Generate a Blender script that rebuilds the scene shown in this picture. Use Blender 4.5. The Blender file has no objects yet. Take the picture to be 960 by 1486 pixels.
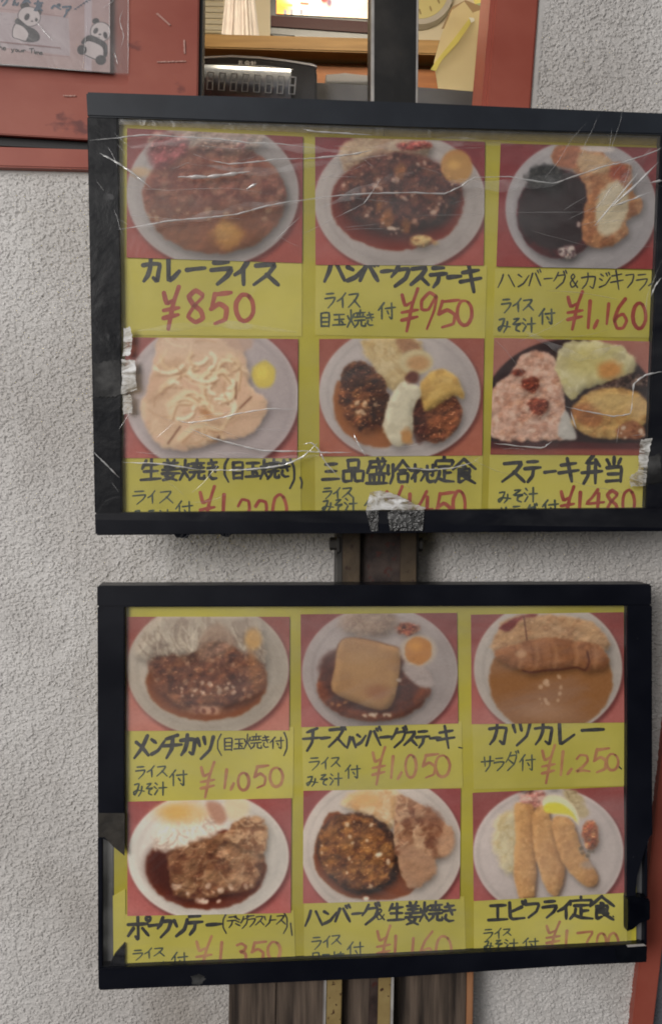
import bpy, bmesh, math, random
import numpy as np
from mathutils import Vector
random.seed(7)
C = bpy.context.scene
COL = C.collection
# ------------------------------------------------------------------ camera, sky, light
F = 1400.0; CX, CY = 480.0, 743.0
CAM = np.array([0.0, 0.0, 1.45])
cam = bpy.data.cameras.new('camera'); camo = bpy.data.objects.new('camera', cam); COL.objects.link(camo)
camo.location = CAM; camo.rotation_euler = (math.radians(90), 0, 0)
cam.sensor_fit = 'VERTICAL'; cam.sensor_height = 24; cam.lens = 24*F/1486; cam.clip_start = 0.01; cam.clip_end = 200
C.camera = camo
SUN_EL, SUN_AZ = math.radians(20), math.radians(205)     # azimuth clockwise from +Y
w = bpy.data.worlds.new('World'); C.world = w; w.use_nodes = True
nt = w.node_tree; nt.nodes.clear()
sky = nt.nodes.new('ShaderNodeTexSky'); sky.sky_type = 'NISHITA'; sky.sun_disc = False
sky.sun_elevation = SUN_EL; sky.sun_rotation = SUN_AZ; sky.dust_density = 6; sky.air_density = 1
hs = nt.nodes.new('ShaderNodeHueSaturation'); hs.inputs['Saturation'].default_value = 0.12
bg = nt.nodes.new('ShaderNodeBackground'); bg.inputs['Strength'].default_value = 0.055
wo = nt.nodes.new('ShaderNodeOutputWorld')
nt.links.new(sky.outputs[0], hs.inputs['Color']); nt.links.new(hs.outputs[0], bg.inputs['Color']); nt.links.new(bg.outputs[0], wo.inputs[0])
# unseen soft area light added in front of the signs, left of the camera
sl = bpy.data.lights.new('added_front_light', 'AREA'); sl.energy = 31; sl.shape = 'DISK'; sl.size = 1.0; sl.color = (1, .965, .925)
slo = bpy.data.objects.new('added_front_light', sl); COL.objects.link(slo)
slo.location = (-1.05, -1.25, 1.78)
slo.rotation_euler = (Vector((0, .95, 1.35))-slo.location).to_track_quat('-Z', 'Y').to_euler()
C.view_settings.view_transform = 'Standard'; C.view_settings.look = 'None'
C.view_settings.exposure = -0.17; C.view_settings.gamma = 1
C.cycles.filter_width = 1.9
C.cycles.transparent_max_bounces = 24

# ------------------------------------------------------------------ helpers
def lin(c):
    c = np.asarray(c, float)/255.0
    return np.where(c <= .04045, c/12.92, ((c+.055)/1.055)**2.4)
def A(r, g, b, k=1.0):
    v = np.clip(lin((r, g, b))/k, 0, .92); return (v[0], v[1], v[2], 1)

class Plane:
    """a real plane given by its distance at one sight line and its slant"""
    def __init__(s, d0, cx, cy, a, b):
        A0 = 1 - a*(cx-CX) - b*(cy-CY)
        n = np.array([a*F, A0, -b*F])/d0
        L = np.linalg.norm(n); s.n = n/L; s.k = 1/L
    def p(s, px, py, off=0.0):
        d = np.stack([(np.asarray(px, float)-CX)/F, np.ones_like(np.asarray(px, float)), -(np.asarray(py, float)-CY)/F], -1)
        t = (s.k-off)/(d @ s.n)
        return CAM + d*t[..., None]
TOP = Plane(0.785, 545, 455, -6.0e-5, -7.3e-5)
LOW = Plane(0.842, 543, 1135, -8.5e-5, -2.0e-5)
WALL = Plane(0.905, 480, 743, -5.0e-5, -4.0e-5)
POST = Plane(0.868, 545, 800, -6.0e-5, -4.0e-5)

def link(me, name, mat, parent=None):
    o = bpy.data.objects.new(name, me); COL.objects.link(o)
    if mat is not None: me.materials.append(mat)
    if parent is not None:
        o.parent = parent; me.transform(__import__('mathutils').Matrix.Translation(-Vector(parent_world(parent))))
    return o
def parent_world(o):
    v = Vector(o.location)
    while o.parent: o = o.parent; v += Vector(o.location)
    return v
def tag(o, label, cat=None, group=None, kind=None):
    if label: o['label'] = label
    if cat: o['category'] = cat
    if group: o['group'] = group
    if kind: o['kind'] = kind
    return o
def thing(name, loc, label, cat, group=None):
    o = bpy.data.objects.new(name, None); COL.objects.link(o); o.location = Vector(loc); o.empty_display_size = .02
    return tag(o, label, cat, group)
def mesh(name, verts, faces, mat, parent=None, smooth=False):
    me = bpy.data.meshes.new(name); me.from_pydata([tuple(v) for v in verts], [], faces); me.update()
    if smooth: me.polygons.foreach_set('use_smooth', [True]*len(me.polygons))
    return link(me, name, mat, parent)
def prism_bm(bm, poly, plane, off, thick, bev=0.0):
    f = plane.p([q[0] for q in poly], [q[1] for q in poly], off)
    b = f + plane.n*thick
    vf = [bm.verts.new(v) for v in f]; vb = [bm.verts.new(v) for v in b]
    n = len(poly); fs = [bm.faces.new(vf), bm.faces.new(vb[::-1])]
    for i in range(n): fs.append(bm.faces.new((vf[i], vb[i], vb[(i+1) % n], vf[(i+1) % n])))
    if bev:
        es = list({e for ff in fs for e in ff.edges})
        bmesh.ops.bevel(bm, geom=es, offset=bev, segments=2, affect='EDGES', clamp_overlap=True)
def prism(name, poly, plane, off, thick, mat, parent=None, bev=0.0):
    bm = bmesh.new(); prism_bm(bm, poly, plane, off, thick, bev)
    bmesh.ops.recalc_face_normals(bm, faces=bm.faces)
    me = bpy.data.meshes.new(name); bm.to_mesh(me); bm.free()
    return link(me, name, mat, parent)
def prisms(name, polys, plane, off, thick, mat, parent=None, bev=0.0):
    bm = bmesh.new()
    for q in polys: prism_bm(bm, q, plane, off, thick, bev)
    bmesh.ops.recalc_face_normals(bm, faces=bm.faces)
    me = bpy.data.meshes.new(name); bm.to_mesh(me); bm.free()
    return link(me, name, mat, parent)
def rect(x0, y0, x1, y1): return [(x0, y0), (x1, y0), (x1, y1), (x0, y1)]

# value noise
def vnoise(x, y, seed):
    xi = np.floor(x).astype(np.int64); yi = np.floor(y).astype(np.int64); fx = x-xi; fy = y-yi
    fx = fx*fx*(3-2*fx); fy = fy*fy*(3-2*fy)
    def h(a, b):
        n = (a*374761393 + b*668265263 + seed*974634777) & 0x7fffffff
        n = ((n ^ (n >> 13))*1274126177) & 0x7fffffff
        n = (n ^ (n >> 16)) & 0xffff
        return n/65535.0
    return (h(xi, yi)*(1-fx)+h(xi+1, yi)*fx)*(1-fy)+(h(xi, yi+1)*(1-fx)+h(xi+1, yi+1)*fx)*fy
def fbm(x, y, seed, o=3):
    s = 0; a = .5; t = 0
    for i in range(o):
        s = s+a*vnoise(x*2**i, y*2**i, seed+i*17); t += a; a *= .5
    return s/t
def sstep(a, b, x):
    t = np.clip((x-a)/(b-a), 0, 1); return t*t*(3-2*t)

# ------------------------------------------------------------------ materials
def newmat(name):
    m = bpy.data.materials.new(name); m.use_nodes = True
    nt = m.node_tree; return m, nt, nt.nodes['Principled BSDF']
def mat(name, c1, c2=None, rough=.5, scale=20, bump=0, bscale=200, bdist=.001, detail=6, lo=.35, hi=.65, metal=0, spec=.5, stretch=(1, 1, 1), rvar=0, specks=None, stains=None):
    m, nt, p = newmat(name)
    p.inputs['Roughness'].default_value = rough; p.inputs['Metallic'].default_value = metal
    p.inputs['Specular IOR Level'].default_value = spec
    tc = nt.nodes.new('ShaderNodeTexCoord'); mp = nt.nodes.new('ShaderNodeMapping'); mp.inputs['Scale'].default_value = stretch
    nt.links.new(tc.outputs['Object'], mp.inputs[0])
    if c2 is None: p.inputs['Base Color'].default_value = c1
    else:
        n = nt.nodes.new('ShaderNodeTexNoise'); n.inputs['Scale'].default_value = scale; n.inputs['Detail'].default_value = detail
        nt.links.new(mp.outputs[0], n.inputs['Vector'])
        r = nt.nodes.new('ShaderNodeValToRGB'); r.color_ramp.elements[0].position = lo; r.color_ramp.elements[1].position = hi
        r.color_ramp.elements[0].color = c1; r.color_ramp.elements[1].color = c2
        nt.links.new(n.outputs['Fac'], r.inputs[0]); out = r.outputs[0]
        if specks:
            sc, thr, colr = specks
            n2 = nt.nodes.new('ShaderNodeTexNoise'); n2.inputs['Scale'].default_value = sc; n2.inputs['Detail'].default_value = 4
            nt.links.new(mp.outputs[0], n2.inputs['Vector'])
            r2 = nt.nodes.new('ShaderNodeValToRGB'); r2.color_ramp.elements[0].position = thr; r2.color_ramp.elements[1].position = thr+.06
            nt.links.new(n2.outputs['Fac'], r2.inputs[0])
            mx = nt.nodes.new('ShaderNodeMix'); mx.data_type = 'RGBA'
            nt.links.new(r2.outputs[0], mx.inputs['Factor']); nt.links.new(out, mx.inputs[6]); mx.inputs[7].default_value = colr
            out = mx.outputs[2]
        if stains:      # dirt runs and patches
            for sc_, st, lo_, hi_, fac in stains:
                mp3 = nt.nodes.new('ShaderNodeMapping'); mp3.inputs['Scale'].default_value = st; nt.links.new(tc.outputs['Object'], mp3.inputs[0])
                n3 = nt.nodes.new('ShaderNodeTexNoise'); n3.inputs['Scale'].default_value = sc_; n3.inputs['Detail'].default_value = 8; n3.inputs['Roughness'].default_value = .6
                nt.links.new(mp3.outputs[0], n3.inputs['Vector'])
                r3 = nt.nodes.new('ShaderNodeMapRange'); r3.inputs[1].default_value = lo_; r3.inputs[2].default_value = hi_; r3.inputs[3].default_value = 0; r3.inputs[4].default_value = fac
                nt.links.new(n3.outputs['Fac'], r3.inputs[0])
                mx = nt.nodes.new('ShaderNodeMix'); mx.data_type = 'RGBA'; nt.links.new(r3.outputs[0], mx.inputs['Factor']); nt.links.new(out, mx.inputs[6]); mx.inputs[7].default_value = (.26, .225, .19, 1); out = mx.outputs[2]
        nt.links.new(out, p.inputs['Base Color'])
        if rvar:
            mm = nt.nodes.new('ShaderNodeMath'); mm.operation = 'MULTIPLY_ADD'; mm.inputs[1].default_value = rvar; mm.inputs[2].default_value = rough-rvar/2
            nt.links.new(n.outputs['Fac'], mm.inputs[0]); nt.links.new(mm.outputs[0], p.inputs['Roughness'])
    if bump:
        n = nt.nodes.new('ShaderNodeTexNoise'); n.inputs['Scale'].default_value = bscale; n.inputs['Detail'].default_value = 5
        nt.links.new(mp.outputs[0], n.inputs['Vector'])
        b = nt.nodes.new('ShaderNodeBump'); b.inputs['Strength'].default_value = bump; b.inputs['Distance'].default_value = bdist
        nt.links.new(n.outputs['Fac'], b.inputs['Height']); nt.links.new(b.outputs[0], p.inputs['Normal'])
    return m
def emit(name, c, s):
    m, nt, p = newmat(name); p.inputs['Base Color'].default_value = c
    p.inputs['Emission Color'].default_value = c; p.inputs['Emission Strength'].default_value = s; return m
def vcol(name, rough=.4, emission=0, spec=.4):
    m, nt, p = newmat(name); a = nt.nodes.new('ShaderNodeVertexColor'); a.layer_name = 'Col'
    p.inputs['Roughness'].default_value = rough; p.inputs['Specular IOR Level'].default_value = spec
    nt.links.new(a.outputs[0], p.inputs['Base Color'])
    if emission:
        nt.links.new(a.outputs[0], p.inputs['Emission Color']); p.inputs['Emission Strength'].default_value = emission
    return m
def film(name, tint=.95, gloss=.06, rough=.15, white=.03, bump=.0, bscale=30, gcol=(1, 1, 1, 1), haze=0):
    m, nt, p = newmat(name); nt.nodes.remove(p); out = nt.nodes['Material Output']
    t = nt.nodes.new('ShaderNodeBsdfTransparent'); t.inputs[0].default_value = (tint, tint, tint, 1) if not isinstance(tint, tuple) else tint
    g = nt.nodes.new('ShaderNodeBsdfGlossy'); g.inputs['Roughness'].default_value = rough; g.inputs[0].default_value = gcol
    d = nt.nodes.new('ShaderNodeBsdfDiffuse'); d.inputs[0].default_value = (.8, .8, .8, 1)
    m1 = nt.nodes.new('ShaderNodeMixShader'); m1.inputs[0].default_value = white
    fr = nt.nodes.new('ShaderNodeLayerWeight'); fr.inputs[0].default_value = .5
    pw = nt.nodes.new('ShaderNodeMath'); pw.operation = 'POWER'; pw.inputs[1].default_value = 4; nt.links.new(fr.outputs['Facing'], pw.inputs[0])
    ml = nt.nodes.new('ShaderNodeMath'); ml.operation = 'MULTIPLY_ADD'; ml.inputs[1].default_value = .6; ml.inputs[2].default_value = gloss; ml.use_clamp = True
    nt.links.new(pw.outputs[0], ml.inputs[0])
    m2 = nt.nodes.new('ShaderNodeMixShader'); nt.links.new(ml.outputs[0], m2.inputs[0])
    nt.links.new(t.outputs[0], m1.inputs[1]); nt.links.new(d.outputs[0], m1.inputs[2])
    nt.links.new(m1.outputs[0], m2.inputs[1]); nt.links.new(g.outputs[0], m2.inputs[2]); nt.links.new(m2.outputs[0], out.inputs[0])
    if haze:      # uneven white veil: milky glare painted into the plastic, mottling on old tape
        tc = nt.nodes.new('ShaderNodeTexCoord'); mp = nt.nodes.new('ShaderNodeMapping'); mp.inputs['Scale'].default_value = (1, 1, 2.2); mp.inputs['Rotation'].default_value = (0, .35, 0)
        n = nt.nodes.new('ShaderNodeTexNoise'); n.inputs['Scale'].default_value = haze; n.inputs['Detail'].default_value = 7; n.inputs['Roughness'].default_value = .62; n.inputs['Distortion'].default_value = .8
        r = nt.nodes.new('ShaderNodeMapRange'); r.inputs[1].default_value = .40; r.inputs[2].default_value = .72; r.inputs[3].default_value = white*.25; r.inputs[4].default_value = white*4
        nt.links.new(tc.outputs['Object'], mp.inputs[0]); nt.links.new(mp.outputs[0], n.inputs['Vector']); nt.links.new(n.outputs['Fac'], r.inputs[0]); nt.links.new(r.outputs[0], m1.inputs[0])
    if bump:
        tc = nt.nodes.new('ShaderNodeTexCoord'); n = nt.nodes.new('ShaderNodeTexNoise'); n.inputs['Scale'].default_value = bscale; n.inputs['Detail'].default_value = 5
        n.inputs['Distortion'].default_value = 1.5
        nt.links.new(tc.outputs['Object'], n.inputs['Vector'])
        b = nt.nodes.new('ShaderNodeBump'); b.inputs['Strength'].default_value = bump; b.inputs['Distance'].default_value = .003
        nt.links.new(n.outputs['Fac'], b.inputs['Height'])
        nt.links.new(b.outputs[0], g.inputs['Normal'])
    return m

M = {}
M['stucco'] = mat('stucco', (.45, .428, .412, 1), (.59, .575, .565, 1), rough=.85, scale=5, lo=.3, hi=.6, bump=.5, bscale=500, bdist=.0006, spec=.2, stains=[(9, (1, 1, .22), .50, .78, .55), (3.2, (1, 1, 1), .50, .75, .45)])
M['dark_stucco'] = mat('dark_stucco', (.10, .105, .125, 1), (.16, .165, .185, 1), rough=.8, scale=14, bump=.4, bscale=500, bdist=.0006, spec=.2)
M['red_paint'] = mat('red_paint', (.28, .064, .043, 1), (.34, .092, .064, 1), spec=.25, rough=.42, scale=14, bump=.12, bscale=60, specks=(60, .73, (.20, .05, .04, 1)))
M['red_paint_worn'] = mat('red_paint_worn', (.255, .058, .040, 1), (.32, .094, .066, 1), spec=.25, rough=.45, scale=10, bump=.2, bscale=60, specks=(24, .66, (.14, .04, .035, 1)), stretch=(1, 1, 1.6))
M['black_rubber'] = mat('black_rubber', (.012, .012, .014, 1), rough=.6)
M['frame_up'] = mat('upper_frame_plastic', (.013, .016, .023, 1), (.019, .024, .033, 1), spec=.3, rough=.42, scale=25, bump=.06, bscale=90, rvar=.2)
M['frame_tape'] = mat('black_tape', (.002, .0025, .005, 1), (.006, .007, .010, 1), spec=.12, rough=.35, scale=40, bump=.4, bscale=70, bdist=.0015, specks=(70, .70, (.06, .06, .065, 1)), rvar=.3)
M['frame_low'] = mat('lower_frame_plastic', (.0035, .0042, .008, 1), (.006, .007, .012, 1), spec=.25, rough=.36, scale=20, bump=.05, bscale=90, rvar=.2, specks=(120, .76, (.06, .06, .07, 1)))
M['tape_brown'] = mat('brown_tape', (.02, .018, .016, 1), (.045, .04, .034, 1), rough=.4, scale=60, bump=.5, bscale=120)
M['channel_grey'] = mat('grey_channel', (.10, .10, .105, 1), (.14, .14, .145, 1), rough=.5, scale=30)
K = .62      # share of the light that reaches the paper behind the covers
M['yellow'] = mat('yellow_paper', A(140, 130, 44, K), A(172, 162, 60, K), rough=.6, scale=5, bump=.1, bscale=18, bdist=.004, spec=.3)
M['card'] = mat('pale_yellow_card', A(160, 151, 68, K), A(180, 170, 84, K), rough=.6, scale=9, bump=.08, bscale=25, bdist=.003, spec=.3)
M['ink'] = mat('black_ink', A(38, 38, 40, K), A(60, 60, 58, K), rough=.5, scale=160)
M['note_ink'] = mat('green_black_ink', A(48, 58, 52, K), A(78, 84, 66, K), rough=.5, scale=160)
M['red_ink'] = mat('red_ink', A(132, 52, 42, K), A(158, 86, 66, K), rough=.5, scale=70, detail=9, lo=.35, hi=.75)
M['faded_ink'] = mat('faded_red_ink', A(146, 92, 68, K), A(170, 128, 88, K), rough=.5, scale=70, detail=9, lo=.3, hi=.7)
M['photo'] = vcol('printed_photo', .35)
M['print'] = vcol('printed_sheet', .45)
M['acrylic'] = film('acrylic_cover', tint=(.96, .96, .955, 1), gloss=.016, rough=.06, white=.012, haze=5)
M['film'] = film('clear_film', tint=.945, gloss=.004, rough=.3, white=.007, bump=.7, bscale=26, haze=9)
M['crease'] = film('film_crease', tint=.9, gloss=.30, rough=.2, white=.55)
M['crease_faint'] = film('faint_film_crease', tint=.9, gloss=.12, rough=.3, white=.13)
M['strip'] = film('brown_clear_tape', tint=(.62, .56, .42, 1), gloss=.05, rough=.3, white=.05, bump=.4, bscale=60)
M['old_tape'] = film('torn_old_tape', tint=(.80, .74, .60, 1), gloss=.03, rough=.4, white=.34, bump=.6, bscale=120, haze=60)
M['foil'] = mat('crinkled_clear_tape', (.10, .10, .10, 1), (.02, .02, .02, 1), rough=.18, scale=120, bump=1.0, bscale=220, bdist=.003, spec=.9)
M['steel'] = mat('dark_post_steel', (.010, .0095, .0095, 1), (.085, .074, .066, 1), rough=.4, scale=11, lo=.4, hi=.8, metal=.3, bump=.15, bscale=120)
M['steel_edge'] = mat('bare_steel_edge', (.30, .28, .27, 1), (.42, .40, .38, 1), rough=.4, scale=60)
M['lip'] = mat('rusty_cream_paint', (.034, .022, .012, 1), (.075, .05, .027, 1), rough=.5, scale=40, bump=.2, bscale=200, specks=(170, .60, (.03, .012, .006, 1)))
M['lip_low'] = mat('yellowed_cream_paint', (.22, .15, .055, 1), (.30, .22, .09, 1), rough=.5, scale=40, bump=.2, bscale=200, specks=(190, .64, (.05, .02, .01, 1)))
M['rust'] = mat('rusty_web', (.016, .008, .007, 1), (.055, .035, .028, 1), rough=.6, scale=60, bump=.4, bscale=150, specks=(110, .6, (.05, .012, .008, 1)))
M['bolt'] = mat('dark_bolt_steel', (.035, .033, .032, 1), (.07, .065, .06, 1), rough=.45, metal=.4, scale=60)
M['wood_grey'] = mat('weathered_wood', (.018, .011, .0075, 1), (.15, .108, .08, 1), rough=.75, scale=9, stretch=(16, 16, .7), bump=.5, bscale=9, bdist=.003, lo=.36, hi=.72, detail=8)
M['wood_edge'] = mat('orange_wood_edge', (.26, .105, .045, 1), (.36, .17, .08, 1), rough=.6, scale=20, stretch=(4, 4, .6))
M['int_wood'] = mat('honey_wood', (.13, .070, .020, 1), (.19, .108, .036, 1), spec=.15, rough=.5, scale=12, stretch=(.6, 3, 9))
M['int_wood_dark'] = mat('orange_wood', (.14, .046, .011, 1), (.20, .072, .02, 1), spec=.15, rough=.5, scale=12, stretch=(.6, 3, 12))
M['cream'] = mat('cream_wall', (.68, .60, .45, 1), (.74, .66, .52, 1), rough=.8, scale=3)
M['white_wall'] = mat('white_plaster', (.66, .63, .56, 1), rough=.8)
M['blind'] = mat('cream_blind', (.50, .45, .36, 1), rough=.6)
M['curtain'] = mat('white_curtain', (.62, .55, .52, 1), (.70, .64, .60, 1), rough=.8, scale=40)
M['dark_plastic'] = mat('dark_plastic', (.018, .018, .02, 1), (.03, .03, .033, 1), rough=.3, scale=30)
M['grey_metal'] = mat('grey_metal', (.10, .105, .115, 1), (.14, .145, .155, 1), rough=.45, scale=20)
M['maroon'] = mat('maroon_plastic', (.028, .005, .006, 1), rough=.4, spec=.12)
M['light_grey'] = mat('light_grey_plastic', (.42, .41, .40, 1), rough=.4)
M['white_print'] = mat('white_print', (.75, .75, .72, 1), rough=.5)
M['lcd'] = mat('lcd_glass', (.10, .11, .125, 1), (.15, .16, .18, 1), rough=.16, scale=8, spec=.8)
M['lcd_seg'] = mat('lcd_segment', (.19, .20, .21, 1), rough=.4)
M['screen'] = vcol('lit_screen', .3, emission=.85)
M['clock_face'] = mat('yellow_clock_face', (.62, .54, .25, 1), rough=.5)
M['clock_rim'] = mat('silver_clock_rim', (.50, .46, .42, 1), rough=.35)
M['clock_mark'] = mat('brown_clock_numeral', (.30, .22, .10, 1), rough=.5)
M['envelope'] = mat('buff_paper', (.60, .50, .28, 1), (.67, .57, .34, 1), rough=.7, scale=10, bump=.15, bscale=20, bdist=.004)
M['envelope_back'] = mat('brown_paper', (.33, .22, .12, 1), rough=.7)
M['yellow_ribbon'] = mat('yellow_ribbon', (.62, .55, .13, 1), rough=.5)
M['green_paper'] = mat('green_paper', (.35, .45, .25, 1), rough=.6)
M['yellow_note'] = mat('lemon_paper', (.70, .62, .20, 1), rough=.6)
M['pouch'] = film('plastic_pouch', tint=(.84, .82, .82, 1), gloss=.02, rough=.3, white=.09, bump=.5, bscale=22)
M['blue_ink'] = mat('blue_grey_ink', (.07, .11, .17, 1), rough=.6)
M['pink_ink'] = mat('pink_ink', (.30, .16, .16, 1), rough=.6)
M['black_print'] = mat('black_print', (.02, .02, .022, 1), rough=.6)

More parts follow.
